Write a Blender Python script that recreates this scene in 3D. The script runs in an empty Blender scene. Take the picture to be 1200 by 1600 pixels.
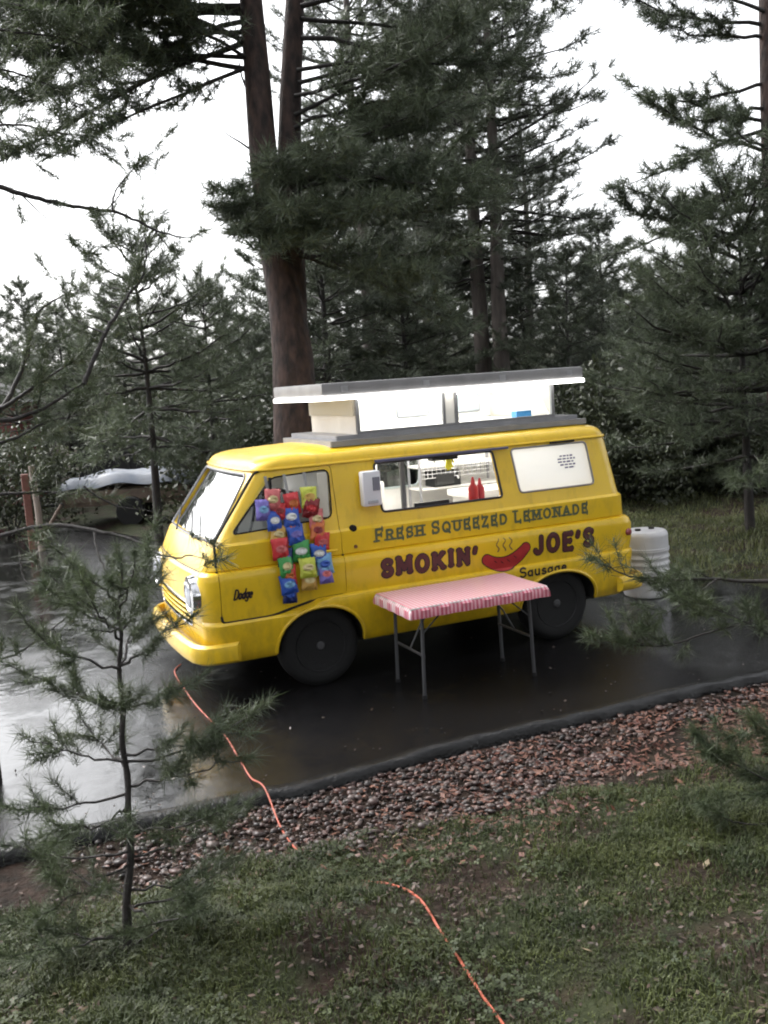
import bpy, bmesh, math, random
import numpy as np
from mathutils import Matrix, Vector

# ------------------------------------------------------------------ camera, sky, light
sc = bpy.context.scene
COL = sc.collection
FPX, CX, CY, CZ, YAW, PIT, ROL = 1500.0, -2.423, -8.101, 2.401, .401, .132, .069
CAM = np.array([CX, CY, CZ])
FW = np.array([math.sin(YAW)*math.cos(PIT), math.cos(YAW)*math.cos(PIT), -math.sin(PIT)])
_r = np.array([math.cos(YAW), -math.sin(YAW), 0.]); _u = np.cross(_r, FW)
RT = math.cos(ROL)*_r - math.sin(ROL)*_u
UP = math.sin(ROL)*_r + math.cos(ROL)*_u
cd = bpy.data.cameras.new('camera'); cam = bpy.data.objects.new('camera', cd); COL.objects.link(cam)
cd.sensor_fit = 'VERTICAL'; cd.sensor_height = 36; cd.sensor_width = 27; cd.lens = FPX/1600*36
cd.clip_start = .05; cd.clip_end = 600
cam.matrix_world = Matrix(((RT[0], UP[0], -FW[0], CX), (RT[1], UP[1], -FW[1], CY), (RT[2], UP[2], -FW[2], CZ), (0, 0, 0, 1)))
sc.camera = cam
world = bpy.data.worlds.new('World'); sc.world = world; world.use_nodes = True
wn = world.node_tree.nodes; wl = world.node_tree.links
for n in list(wn): wn.remove(n)
SUN_EL, SUN_ROT = math.radians(48), math.radians(-35)
sky = wn.new('ShaderNodeTexSky'); sky.sky_type = 'NISHITA'; sky.sun_disc = False
sky.sun_elevation = SUN_EL; sky.sun_rotation = SUN_ROT; sky.air_density = 1.0; sky.dust_density = 4.0; sky.ozone_density = 1.0
hs = wn.new('ShaderNodeHueSaturation'); hs.inputs['Saturation'].default_value = .13
bg = wn.new('ShaderNodeBackground'); bg.inputs['Strength'].default_value = .15
wo = wn.new('ShaderNodeOutputWorld')
wl.new(sky.outputs[0], hs.inputs['Color']); wl.new(hs.outputs[0], bg.inputs['Color']); wl.new(bg.outputs[0], wo.inputs[0])
sd = bpy.data.lights.new('sun', 'SUN'); sd.energy = .6; sd.angle = math.radians(40); sd.color = (1, .97, .94)
so = bpy.data.objects.new('sun', sd); COL.objects.link(so)
# direction towards the sun, same as the sky's
sv = Vector((math.sin(SUN_ROT)*math.cos(SUN_EL), math.cos(SUN_ROT)*math.cos(SUN_EL), math.sin(SUN_EL)))
so.rotation_euler = sv.to_track_quat('Z', 'Y').to_euler()
sc.view_settings.view_transform = 'Standard'; sc.view_settings.look = 'None'
sc.view_settings.exposure = 1.75; sc.view_settings.gamma = 1.0; sc.view_settings.use_curve_mapping = False
sc.render.engine = 'CYCLES'
sc.cycles.use_denoising = True
sc.cycles.max_bounces = 5; sc.cycles.use_adaptive_sampling = True; sc.cycles.adaptive_threshold = .03; sc.cycles.transparent_max_bounces = 12
sc.cycles.filter_width = 2.0; sc.cycles.volume_bounces = 0
sc.cycles.sample_clamp_indirect = 8

def at(px, py, D):                      # point seen at a photograph pixel, D metres ahead
    return CAM + D*(FW + RT*(px-600)/FPX - UP*(py-800)/FPX)
def onY(px, py, Y):
    d = FW + RT*(px-600)/FPX - UP*(py-800)/FPX
    return CAM + d*((Y-CY)/d[1])

# ------------------------------------------------------------------ materials
MATS = {}
def mat(name, col, rough=.6, metal=0, var=0, vscale=8, col2=None, bump=0, bscale=60, island=0, coat=0, trans=0, emit=None, es=0, spec=None, detail=6, stretch=None):
    if name in MATS: return MATS[name]
    m = bpy.data.materials.new(name); m.use_nodes = True
    nt = m.node_tree; b = nt.nodes['Principled BSDF']; L = nt.links.new
    b.inputs['Base Color'].default_value = (*col, 1); b.inputs['Roughness'].default_value = rough; b.inputs['Metallic'].default_value = metal
    if spec is not None: b.inputs['Specular IOR Level'].default_value = spec
    if coat: b.inputs['Coat Weight'].default_value = coat; b.inputs['Coat Roughness'].default_value = .12
    tc = nt.nodes.new('ShaderNodeTexCoord')
    tco = tc.outputs['Object']
    if stretch:
        mpg = nt.nodes.new('ShaderNodeMapping'); mpg.inputs['Scale'].default_value = stretch; L(tco, mpg.inputs[0]); tco = mpg.outputs[0]
    src = None
    if col2 is not None:
        nz = nt.nodes.new('ShaderNodeTexNoise'); nz.inputs['Scale'].default_value = vscale; nz.inputs['Detail'].default_value = detail
        L(tco, nz.inputs['Vector'])
        rp = nt.nodes.new('ShaderNodeValToRGB'); rp.color_ramp.elements[0].position = .5-.5*var; rp.color_ramp.elements[1].position = .5+.5*var+.001
        rp.color_ramp.elements[0].color = (*col, 1); rp.color_ramp.elements[1].color = (*col2, 1)
        L(nz.outputs['Fac'], rp.inputs['Fac']); src = rp.outputs['Color']
    if island:
        g = nt.nodes.new('ShaderNodeNewGeometry'); mp = nt.nodes.new('ShaderNodeMapRange')
        mp.inputs['To Min'].default_value = 1-island; mp.inputs['To Max'].default_value = 1+island
        L(g.outputs['Random Per Island'], mp.inputs['Value'])
        mx = nt.nodes.new('ShaderNodeVectorMath'); mx.operation = 'SCALE'
        if src: L(src, mx.inputs[0])
        else: mx.inputs[0].default_value = col
        L(mp.outputs[0], mx.inputs['Scale']); src = mx.outputs[0]
    if src: L(src, b.inputs['Base Color'])
    if bump:
        n2 = nt.nodes.new('ShaderNodeTexNoise'); n2.inputs['Scale'].default_value = bscale; n2.inputs['Detail'].default_value = 5
        L(tco, n2.inputs['Vector'])
        bp = nt.nodes.new('ShaderNodeBump'); bp.inputs['Strength'].default_value = bump; bp.inputs['Distance'].default_value = .02
        L(n2.outputs['Fac'], bp.inputs['Height']); L(bp.outputs[0], b.inputs['Normal'])
    if trans:
        t = nt.nodes.new('ShaderNodeBsdfTranslucent'); ms = nt.nodes.new('ShaderNodeMixShader'); ms.inputs[0].default_value = trans
        if src: L(src, t.inputs['Color'])
        else: t.inputs['Color'].default_value = (*col, 1)
        o = nt.nodes['Material Output']; L(b.outputs[0], ms.inputs[1]); L(t.outputs[0], ms.inputs[2]); L(ms.outputs[0], o.inputs[0])
    if emit is not None:
        b.inputs['Emission Color'].default_value = (*emit, 1); b.inputs['Emission Strength'].default_value = es
    MATS[name] = m
    return m

YEL = mat('yellow_paint', (.72, .465, .011), .34, col2=(.80, .53, .017), var=.5, vscale=3.0, coat=.35, bump=.10, bscale=3.5)
def grime(m):                       # road film and small chips, thicker low on the body
    nt = m.node_tree; L = nt.links.new; b = nt.nodes['Principled BSDF']; src = b.inputs['Base Color'].links[0].from_socket
    tc = nt.nodes.new('ShaderNodeTexCoord'); sp = nt.nodes.new('ShaderNodeSeparateXYZ'); L(tc.outputs['Object'], sp.inputs[0])
    mp = nt.nodes.new('ShaderNodeMapping'); mp.inputs['Scale'].default_value = (5, 5, 2.2); L(tc.outputs['Object'], mp.inputs[0])
    n = nt.nodes.new('ShaderNodeTexNoise'); n.inputs['Scale'].default_value = 2.2; n.inputs['Detail'].default_value = 8; n.inputs['Roughness'].default_value = .65; L(mp.outputs[0], n.inputs['Vector'])
    h = nt.nodes.new('ShaderNodeMapRange'); h.inputs['From Min'].default_value = .95; h.inputs['From Max'].default_value = .3; h.inputs['To Min'].default_value = -.10; h.inputs['To Max'].default_value = .10; L(sp.outputs['Z'], h.inputs['Value'])
    a = nt.nodes.new('ShaderNodeMath'); L(n.outputs['Fac'], a.inputs[0]); L(h.outputs[0], a.inputs[1])
    r = nt.nodes.new('ShaderNodeMapRange'); r.inputs['From Min'].default_value = .42; r.inputs['From Max'].default_value = .72; r.inputs['To Max'].default_value = .36; L(a.outputs[0], r.inputs['Value'])
    mx = nt.nodes.new('ShaderNodeMix'); mx.data_type = 'RGBA'; L(r.outputs[0], mx.inputs['Factor']); L(src, mx.inputs[6]); mx.inputs[7].default_value = (.20, .125, .03, 1)
    L(mx.outputs[2], b.inputs['Base Color'])
    q = nt.nodes.new('ShaderNodeMapRange'); q.inputs['To Min'].default_value = .22; q.inputs['To Max'].default_value = .5; L(n.outputs['Fac'], q.inputs['Value']); L(q.outputs[0], b.inputs['Roughness'])
grime(YEL)
WHITE = mat('white_enamel', (.78, .77, .74), .4, col2=(.7, .68, .64), var=.5, vscale=5)
BLACK = mat('black_rubber', (.004, .004, .0045), .8, bump=.2, bscale=80)
UNDER = mat('underbody_black', (.01, .01, .01), .85)
DKGREY = mat('dark_steel', (.03, .03, .032), .5, metal=.3)
CHROME = mat('chrome', (.75, .75, .77), .14, metal=1)
ALU = mat('weathered_aluminium', (.42, .42, .44), .42, metal=.55, col2=(.3, .3, .32), var=.5, vscale=10, bump=.05)
GREYP = mat('grey_painted_trim', (.19, .19, .20), .5, col2=(.26, .26, .275), var=.4, vscale=6)
LEG = mat('grey_leg_enamel', (.07, .07, .075), .4, metal=.2)
BARK = mat('pine_bark', (.016, .011, .010), .85, col2=(.066, .039, .032), var=.3, vscale=11, bump=1.0, bscale=18, stretch=(1, 1, .4))
BARKG = mat('grey_pine_bark', (.06, .05, .046), .85, col2=(.12, .10, .09), var=.3, vscale=9, bump=.6, bscale=14, stretch=(1, 1, .2))
BARK2 = mat('dark_wet_bark', (.010, .008, .0075), .7, col2=(.024, .019, .017), var=.3, vscale=12, bump=.6, bscale=40)
NEED = mat('pine_needles', (.058, .076, .048), .45, col2=(.105, .128, .075), var=.35, vscale=.9, island=.45, trans=.3)
NEEDD = mat('dark_pine_needles', (.054, .066, .048), .45, col2=(.098, .116, .074), var=.35, vscale=.6, island=.4, trans=.28)
NEEDY = mat('young_pine_needles', (.045, .064, .032), .45, col2=(.08, .10, .048), var=.4, vscale=4, island=.4, trans=.3)
LEAF = mat('glossy_shrub_leaf', (.028, .036, .02), .42, col2=(.058, .068, .034), var=.4, vscale=1.2, island=.5, trans=.25)
CORD = mat('orange_cord_rubber', (.40, .085, .045), .5)
SOILC = (.035, .026, .024)

def fluor(name, es, col=(1, .98, .94)): return mat(name, (.9, .9, .9), .5, emit=col, es=es)

def glass_mat(name, tint=(.9, .95, .95), ior=1.5):
    m = bpy.data.materials.new(name); m.use_nodes = True; nt = m.node_tree
    for n in list(nt.nodes): nt.nodes.remove(n)
    o = nt.nodes.new('ShaderNodeOutputMaterial'); t = nt.nodes.new('ShaderNodeBsdfTransparent'); g = nt.nodes.new('ShaderNodeBsdfGlossy')
    t.inputs[0].default_value = (*tint, 1); g.inputs['Roughness'].default_value = .02
    f = nt.nodes.new('ShaderNodeFresnel'); f.inputs[0].default_value = ior; mx = nt.nodes.new('ShaderNodeMixShader')
    nt.links.new(f.outputs[0], mx.inputs[0]); nt.links.new(t.outputs[0], mx.inputs[1]); nt.links.new(g.outputs[0], mx.inputs[2]); nt.links.new(mx.outputs[0], o.inputs[0])
    return m
GLASS = glass_mat('window_glass')
WGLASS = glass_mat('windscreen_glass', (.75, .8, .8), 1.75)

# ------------------------------------------------------------------ mesh helpers
class MB:
    def __init__(s): s.v = []; s.f = []
    def add(s, vs, fs):
        o = len(s.v); s.v += [tuple(map(float, p)) for p in vs]; s.f += [tuple(i+o for i in f) for f in fs]; return s
    def box(s, x0, x1, y0, y1, z0, z1, b=0.0):
        if b <= 0:
            return s.add([(x, y, z) for x in (x0, x1) for y in (y0, y1) for z in (z0, z1)],
                         [(0, 1, 3, 2), (4, 6, 7, 5), (0, 4, 5, 1), (2, 3, 7, 6), (0, 2, 6, 4), (1, 5, 7, 3)])
        bm = bmesh.new(); bmesh.ops.create_cube(bm, size=1)
        for v in bm.verts: v.co = ((x0+x1)/2+v.co.x*(x1-x0), (y0+y1)/2+v.co.y*(y1-y0), (z0+z1)/2+v.co.z*(z1-z0))
        bmesh.ops.bevel(bm, geom=bm.edges[:], offset=b, segments=2, affect='EDGES', profile=.6)
        bm.verts.index_update(); s.add([v.co for v in bm.verts], [[v.index for v in f.verts] for f in bm.faces]); bm.free(); return s
    def tube(s, pts, rad, n=8, cap=True):
        pts = np.asarray(pts, float); k = len(pts)
        rad = np.full(k, rad) if np.isscalar(rad) else np.asarray(rad)
        tan = np.gradient(pts, axis=0); tan /= np.linalg.norm(tan, axis=1)[:, None]+1e-12
        ref = np.array([0, 0, 1.]) if abs(tan[0][2]) < .9 else np.array([1., 0, 0])
        a = np.cross(tan[0], ref); a /= np.linalg.norm(a); vs = []
        for i in range(k):
            a = a-tan[i]*(a@tan[i]); a /= np.linalg.norm(a)+1e-12; b = np.cross(tan[i], a)
            for j in range(n):
                t = 2*math.pi*j/n; vs.append(pts[i]+rad[i]*(math.cos(t)*a+math.sin(t)*b))
        fs = [(i*n+j, i*n+(j+1) % n, (i+1)*n+(j+1) % n, (i+1)*n+j) for i in range(k-1) for j in range(n)]
        if cap: fs += [tuple(range(n))[::-1], tuple((k-1)*n+j for j in range(n))]
        return s.add(vs, fs)
    def lathe(s, prof, c=(0, 0, 0), axis='z', n=24):
        vs = []
        for r, h in prof:
            for j in range(n):
                t = 2*math.pi*j/n; x, y = r*math.cos(t), r*math.sin(t)
                p = (x, y, h) if axis == 'z' else ((x, h, y) if axis == 'y' else (h, x, y))
                vs.append((c[0]+p[0], c[1]+p[1], c[2]+p[2]))
        k = len(prof)
        fs = [(i*n+j, i*n+(j+1) % n, (i+1)*n+(j+1) % n, (i+1)*n+j) for i in range(k-1) for j in range(n)]
        fs += [tuple(range(n)), tuple((k-1)*n+j for j in range(n))]
        return s.add(vs, fs)
    def prism(s, poly, a0, a1, axis='y'):
        n = len(poly)
        def P(u, v, a): return (u, a, v) if axis == 'y' else ((a, u, v) if axis == 'x' else (u, v, a))
        vs = [P(u, v, a0) for u, v in poly]+[P(u, v, a1) for u, v in poly]
        fs = [tuple(range(n)), tuple(range(2*n-1, n-1, -1))]+[(i, i+n, (i+1) % n+n, (i+1) % n) for i in range(n)]
        return s.add(vs, fs)
    def build(s, name, m, parent=None, smooth=False, fixn=True):
        me = bpy.data.meshes.new(name); me.from_pydata(s.v, [], s.f)
        return link(name, me, m, parent, smooth, fixn)

def link(name, me, m, parent=None, smooth=False, fixn=False):
    if fixn:
        bm = bmesh.new(); bm.from_mesh(me); bmesh.ops.recalc_face_normals(bm, faces=bm.faces[:]); bm.to_mesh(me); bm.free()
    if m is not None:
        for q in (m if isinstance(m, (list, tuple)) else [m]): me.materials.append(q)
    if smooth:
        me.polygons.foreach_set('use_smooth', [True]*len(me.polygons))
        if smooth != 'all':
            try: me.set_sharp_from_angle(angle=math.radians(smooth if smooth is not True else 40))
            except Exception: pass
    o = bpy.data.objects.new(name, me); COL.objects.link(o)
    if parent is not None: o.parent = parent
    return o
def tri_mesh(name, V, m, parent=None):            # V: (n,3,3) loose triangles
    n = len(V); me = bpy.data.meshes.new(name)
    me.vertices.add(n*3); me.vertices.foreach_set('co', np.ascontiguousarray(V, dtype=np.float32).ravel())
    me.loops.add(n*3); me.loops.foreach_set('vertex_index', np.arange(n*3, dtype=np.int32))
    me.polygons.add(n); me.polygons.foreach_set('loop_start', np.arange(0, n*3, 3, dtype=np.int32))
    me.update(calc_edges=True); return link(name, me, m, parent)
def empty(name, loc=(0, 0, 0), rz=0):
    o = bpy.data.objects.new(name, None); COL.objects.link(o); o.location = loc; o.rotation_euler = (0, 0, rz); return o
def tag(o, label=None, cat=None, group=None, kind=None):
    if label: o['label'] = label
    if cat: o['category'] = cat
    if group: o['group'] = group
    if kind: o['kind'] = kind
    return o
def boolean(o, cutter, op='DIFFERENCE'):
    md = o.modifiers.new('b', 'BOOLEAN'); md.object = cutter; md.operation = op; md.solver = 'EXACT'
    try: md.material_mode = 'TRANSFER'
    except Exception: pass
    dg = bpy.context.evaluated_depsgraph_get(); me = bpy.data.meshes.new_from_object(o.evaluated_get(dg), depsgraph=dg)
    o.modifiers.clear(); old = o.data; o.data = me; bpy.data.meshes.remove(old)
def kill(o):
    me = o.data; bpy.data.objects.remove(o)
    if me and me.users == 0: bpy.data.meshes.remove(me)
def rrect(x0, x1, y0, y1, r, n=5):
    p = []
    for cx, cy, a in ((x1-r, y0+r, -90), (x1-r, y1-r, 0), (x0+r, y1-r, 90), (x0+r, y0+r, 180)):
        for i in range(n+1):
            t = math.radians(a+90*i/n); p.append((cx+r*math.cos(t), cy+r*math.sin(t)))
    return p
def rpoly(poly, r, n=4):                            # rounded polygon
    out = []; k = len(poly)
    for i in range(k):
        p = np.array(poly[i], float); a = np.array(poly[i-1], float)-p; b = np.array(poly[(i+1) % k], float)-p
        la, lb = np.linalg.norm(a), np.linalg.norm(b); d = min(r, la*.45, lb*.45); A = p+a/la*d; B = p+b/lb*d
        for j in range(n+1):
            t = j/n; out.append(tuple((1-t)**2*A+2*t*(1-t)*p+t*t*B))
    return out
def smooth01(t): t = np.clip(t, 0, 1); return t*t*(3-2*t)

# ------------------------------------------------------------------ ground
rng0 = np.random.default_rng(5)
def vnoise(x, y, s, seed=0):                       # smooth value noise
    x = np.asarray(x, float)*s; y = np.asarray(y, float)*s
    xi, yi = np.floor(x).astype(int), np.floor(y).astype(int); fx, fy = smooth01(x-xi), smooth01(y-yi)
    def h(a, b):
        n = (a*374761393+b*668265263+seed*1442695041) & 0x7fffffff; n = ((n ^ (n >> 13))*1274126177) & 0x7fffffff
        return ((n ^ (n >> 16)) & 0xffff)/65535.
    return (h(xi, yi)*(1-fx)+h(xi+1, yi)*fx)*(1-fy)+(h(xi, yi+1)*(1-fx)+h(xi+1, yi+1)*fx)*fy
KERB_Y = -2.62
def gz(x, y):                                      # height of the soil
    x = np.asarray(x, float); y = np.asarray(y, float)
    bank = smooth01((-y-3.2)/1.2)*.05+np.clip(-y-3.4, 0, 30)*.15
    lum = (vnoise(x, y, 2.2, 1)-.5)*.09*smooth01((-y-3.3)/.6)+(vnoise(x, y, 6, 2)-.5)*.035*smooth01((-y-2.8)/.4)
    far = 5.9+8.4*smooth01((-x+1.6)/3); back = smooth01((y-far)/1.5)*.05
    back = np.maximum(back, smooth01((x-4.6)/1.0)*.06)
    d = np.hypot(x+2.4, y+8.1)
    hill = np.clip(d-24, 0, 60)*.09
    lum2 = (vnoise(x, y, .9, 3)-.5)*.12*smooth01((np.maximum(y-far-.3, x-5.2))/1.5)
    base = np.where(y < KERB_Y-.02, -.035, -.03)
    return base+np.where(y < KERB_Y, bank+lum, 0)+np.where(y > -2, back+hill*(y > 6)+lum2, 0)+np.where((y <= -2) & (y >= KERB_Y), np.maximum(0, smooth01((x-4.6)/1.0)*.06), 0)
def grid_mesh(name, xs, ys, zf, m, parent=None):
    X, Y = np.meshgrid(xs, ys, indexing='ij'); Z = zf(X, Y); V = np.stack([X, Y, Z], -1).reshape(-1, 3)
    nx, ny = len(xs), len(ys); i, j = np.meshgrid(np.arange(nx-1), np.arange(ny-1), indexing='ij')
    a = (i*ny+j).ravel(); F = np.stack([a, a+ny, a+ny+1, a+1], -1)
    me = bpy.data.meshes.new(name); me.from_pydata(V.tolist(), [], F.tolist()); return link(name, me, m, parent, 'all')
def soil_material():
    m = bpy.data.materials.new('soil_and_turf'); m.use_nodes = True; nt = m.node_tree; L = nt.links.new; b = nt.nodes['Principled BSDF']
    tc = nt.nodes.new('ShaderNodeTexCoord')
    def nz(s, d=8):
        n = nt.nodes.new('ShaderNodeTexNoise'); n.inputs['Scale'].default_value = s; n.inputs['Detail'].default_value = d; L(tc.outputs['Object'], n.inputs['Vector']); return n.outputs['Fac']
    def ramp(f, *st):
        r = nt.nodes.new('ShaderNodeValToRGB'); e = r.color_ramp.elements
        while len(e) < len(st): e.new(.5)
        for q, (p, c) in zip(e, st): q.position = p; q.color = (*c, 1)
        L(f, r.inputs['Fac']); return r.outputs['Color']
    soil = ramp(nz(9), (.3, (.010, .008, .006)), (.55, (.026, .017, .013)), (.75, (.045, .029, .021)))
    turf = ramp(nz(6), (.3, (.012, .015, .008)), (.6, (.026, .031, .014)), (.8, (.045, .046, .022)))
    mk = ramp(nz(1.7, 5), (.40, (0, 0, 0)), (.55, (1, 1, 1)))
    # bed by the kerb is bare: mask on y
    sp = nt.nodes.new('ShaderNodeSeparateXYZ'); L(tc.outputs['Object'], sp.inputs[0])
    mr = nt.nodes.new('ShaderNodeMapRange'); mr.inputs['From Min'].default_value = -3.3; mr.inputs['From Max'].default_value = -3.9; L(sp.outputs['Y'], mr.inputs['Value'])
    mr2 = nt.nodes.new('ShaderNodeMapRange'); mr2.inputs['From Min'].default_value = -2; mr2.inputs['From Max'].default_value = -1.9; L(sp.outputs['Y'], mr2.inputs['Value'])
    ad = nt.nodes.new('ShaderNodeMath'); ad.operation = 'MAXIMUM'; L(mr.outputs[0], ad.inputs[0]); L(mr2.outputs[0], ad.inputs[1])
    mu = nt.nodes.new('ShaderNodeMath'); mu.operation = 'MULTIPLY'; L(ad.outputs[0], mu.inputs[0]); L(mk, mu.inputs[1])
    mx = nt.nodes.new('ShaderNodeMix'); mx.data_type = 'RGBA'; L(mu.outputs[0], mx.inputs['Factor']); L(soil, mx.inputs[6]); L(turf, mx.inputs[7])
    L(mx.outputs[2], b.inputs['Base Color']); b.inputs['Roughness'].default_value = .85; b.inputs['Specular IOR Level'].default_value = .12
    bp = nt.nodes.new('ShaderNodeBump'); bp.inputs['Strength'].default_value = .8; bp.inputs['Distance'].default_value = .03
    L(nz(30), bp.inputs['Height']); L(bp.outputs[0], b.inputs['Normal']); return m
xs = np.concatenate([np.linspace(-90, -6, 25)[:-1], np.linspace(-6, 9, 151)[:-1], np.linspace(9, 120, 40)])
ys = np.concatenate([np.linspace(-30, -9, 8)[:-1], np.linspace(-9, -2.4, 100)[:-1], np.linspace(-2.4, 16, 80)[:-1], np.linspace(16, 140, 50)])
gr = grid_mesh('ground', xs, ys, gz, soil_material()); tag(gr, kind='structure')

def asphalt_material():
    m = bpy.data.materials.new('wet_asphalt'); m.use_nodes = True; nt = m.node_tree; L = nt.links.new; b = nt.nodes['Principled BSDF']
    tc = nt.nodes.new('ShaderNodeTexCoord')
    def nz(s, d=6, r=.5):
        n = nt.nodes.new('ShaderNodeTexNoise'); n.inputs['Scale'].default_value = s; n.inputs['Detail'].default_value = d; n.inputs['Roughness'].default_value = r; L(tc.outputs['Object'], n.inputs['Vector']); return n.outputs['Fac']
    def ramp(f, *st):
        r = nt.nodes.new('ShaderNodeValToRGB'); e = r.color_ramp.elements
        while len(e) < len(st): e.new(.5)
        for q, (p, c) in zip(e, st): q.position = p; q.color = (c, c, c, 1)
        L(f, r.inputs['Fac']); return r.outputs['Color']
    c = nt.nodes.new('ShaderNodeValToRGB'); L(nz(120, 3), c.inputs['Fac'])
    c.color_ramp.elements[0].position = .35; c.color_ramp.elements[0].color = (.004, .004, .0045, 1); c.color_ramp.elements[1].position = .7; c.color_ramp.elements[1].color = (.014, .0135, .014, 1)
    L(c.outputs['Color'], b.inputs['Base Color'])
    wet0 = nz(1.1, 8, .62)
    sp = nt.nodes.new('ShaderNodeSeparateXYZ'); L(tc.outputs['Object'], sp.inputs[0])
    def mr(o, a, b_, c0, c1):
        q = nt.nodes.new('ShaderNodeMapRange'); q.interpolation_type = 'SMOOTHSTEP'; q.inputs['From Min'].default_value = a; q.inputs['From Max'].default_value = b_; q.inputs['To Min'].default_value = c0; q.inputs['To Max'].default_value = c1; L(o, q.inputs['Value']); return q.outputs[0]
    def mth(op, a, b_):
        q = nt.nodes.new('ShaderNodeMath'); q.operation = op; L(a, q.inputs[0]); L(b_, q.inputs[1]); return q.outputs[0]
    dry = mth('MULTIPLY', mr(sp.outputs['X'], -1.3, -.35, 0, .30), mr(sp.outputs['X'], 2.2, 3.1, 1, -.1))
    wet = mth('ADD', mth('ADD', wet0, dry), mr(sp.outputs['X'], -.8, -2.0, 0, -.10))
    rg = ramp(wet, (.32, .03), (.41, .10), (.50, .27), (.85, .24)); sl = ramp(wet, (.47, 1.0), (.58, .5), (.74, .07)); L(sl, b.inputs['Specular IOR Level']); L(rg, b.inputs['Roughness'])
    n1 = nz(150, 3); n2 = nz(5.0, 4)
    bp = nt.nodes.new('ShaderNodeBump'); bp.inputs['Distance'].default_value = .006; L(n1, bp.inputs['Height'])
    st = ramp(wet, (.4, .02), (.62, .2), (.85, .35)); L(st, bp.inputs['Strength'])
    b2 = nt.nodes.new('ShaderNodeBump'); b2.inputs['Distance'].default_value = .02; b2.inputs['Strength'].default_value = .22; L(n2, b2.inputs['Height']); L(bp.outputs[0], b2.inputs['Normal'])
    L(b2.outputs[0], b.inputs['Normal']); return m
ASPH = asphalt_material()
def dz(x, y): return .0+(vnoise(x, y, .7, 9)-.5)*.012
# driveway outline: broad apron with an uneven far edge
mbd = MB(); dxs = np.concatenate([np.linspace(-14, 5.4, 98), [5.6]]); rows = 40; vs = []
for x in dxs:
    far = 5.6+.5*math.sin(x*.9)+8.2*smooth01((-x+1.6)/3)+(x > 3.5)*0-2.9*smooth01((x-2.6)/2.2)
    for j in range(rows+1):
        y = KERB_Y+(far-KERB_Y)*j/rows; vs.append((x, y, float(dz(x, y))-(.03 if j == rows else 0)))
fs = [(i*(rows+1)+j, (i+1)*(rows+1)+j, (i+1)*(rows+1)+j+1, i*(rows+1)+j+1) for i in range(len(dxs)-1) for j in range(rows)]
dw = mbd.add(vs, fs).build('driveway', ASPH, smooth='all'); tag(dw, kind='structure')
# low rolled asphalt kerb along the near side
prof = [(-.12, -.08), (-.11, -.01), (-.095, .028), (-.06, .042), (.0, .036), (.04, .02), (.075, .003), (.09, -.014)]
mbk = MB(); vs = []; kx = np.concatenate([np.linspace(-14, -3.2, 60)[:-1], np.linspace(-3.2, 5.4, 330)[:-1], np.linspace(5.4, 8, 30)])
for x in kx:
    wob = .03*math.sin(x*1.3)+.02*math.sin(x*3.1+1)+.006*math.sin(x*17); hh = 1+.12*math.sin(x*2.3)+.06*math.sin(x*9.1)
    for a, h in prof: vs.append((x, KERB_Y+a+wob+.010*(float(vnoise(x, a*3, 9, 51))-.5)*2, h*hh+.010*(float(vnoise(x, a*4+7, 11, 52))-.5)))
k = len(prof); fs = [(i*k+j, (i+1)*k+j, (i+1)*k+j+1, i*k+j+1) for i in range(len(kx)-1) for j in range(k-1)]
kb = mbk.add(vs, fs).build('kerb', mat('wet_black_kerb', (.006, .006, .0065), .26, bump=.6, bscale=45, spec=.35), smooth='all'); tag(kb, kind='structure')

# ------------------------------------------------------------------ van
VAN = empty('food_van', (0, 0, 0))
tag(VAN, 'yellow sixties food van with pop-up roof, open serving window and hot dog lettering', 'van')
PZ = [.325, .345, .42, .55, .66, .722, .735, .748, .86, .98, 1.03, 1.048, 1.058, 1.070, 1.235, 1.248, 1.268, 1.36, 1.56, 1.76, 1.80]
PW = [.885, .905, .932, .952, .964, .966, .962, .938, .952, .959, .954, .946, .912, .924, .926, .925, .899, .882, .849, .815, .806]
PF = [-.86, -.885, -.905, -.915, -.92, -.925, -.925, -.92, -.93, -.925, -.915, -.90, -.885, -.88, -.80, -.79, -.775, -.705, -.565, -.425, -.40]
PR = [3.03, 3.05, 3.08, 3.10, 3.11, 3.115, 3.115, 3.11, 3.125, 3.12, 3.10, 3.08, 3.06, 3.055, 3.045, 3.044, 3.028, 3.015, 2.985, 2.955, 2.945]
RF = [.14]*10+[.14, .14, .13, .13, .12, .12, .12, .12, .12, .12, .12]
def side_w(z): return float(np.interp(z, PZ, PW))
def front_x(y, z):
    w = side_w(z); return float(np.interp(z, PZ, PF))-.055*(1-min(1, (y/w)**2))
NS, NC, NE = 30, 7, 16
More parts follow.
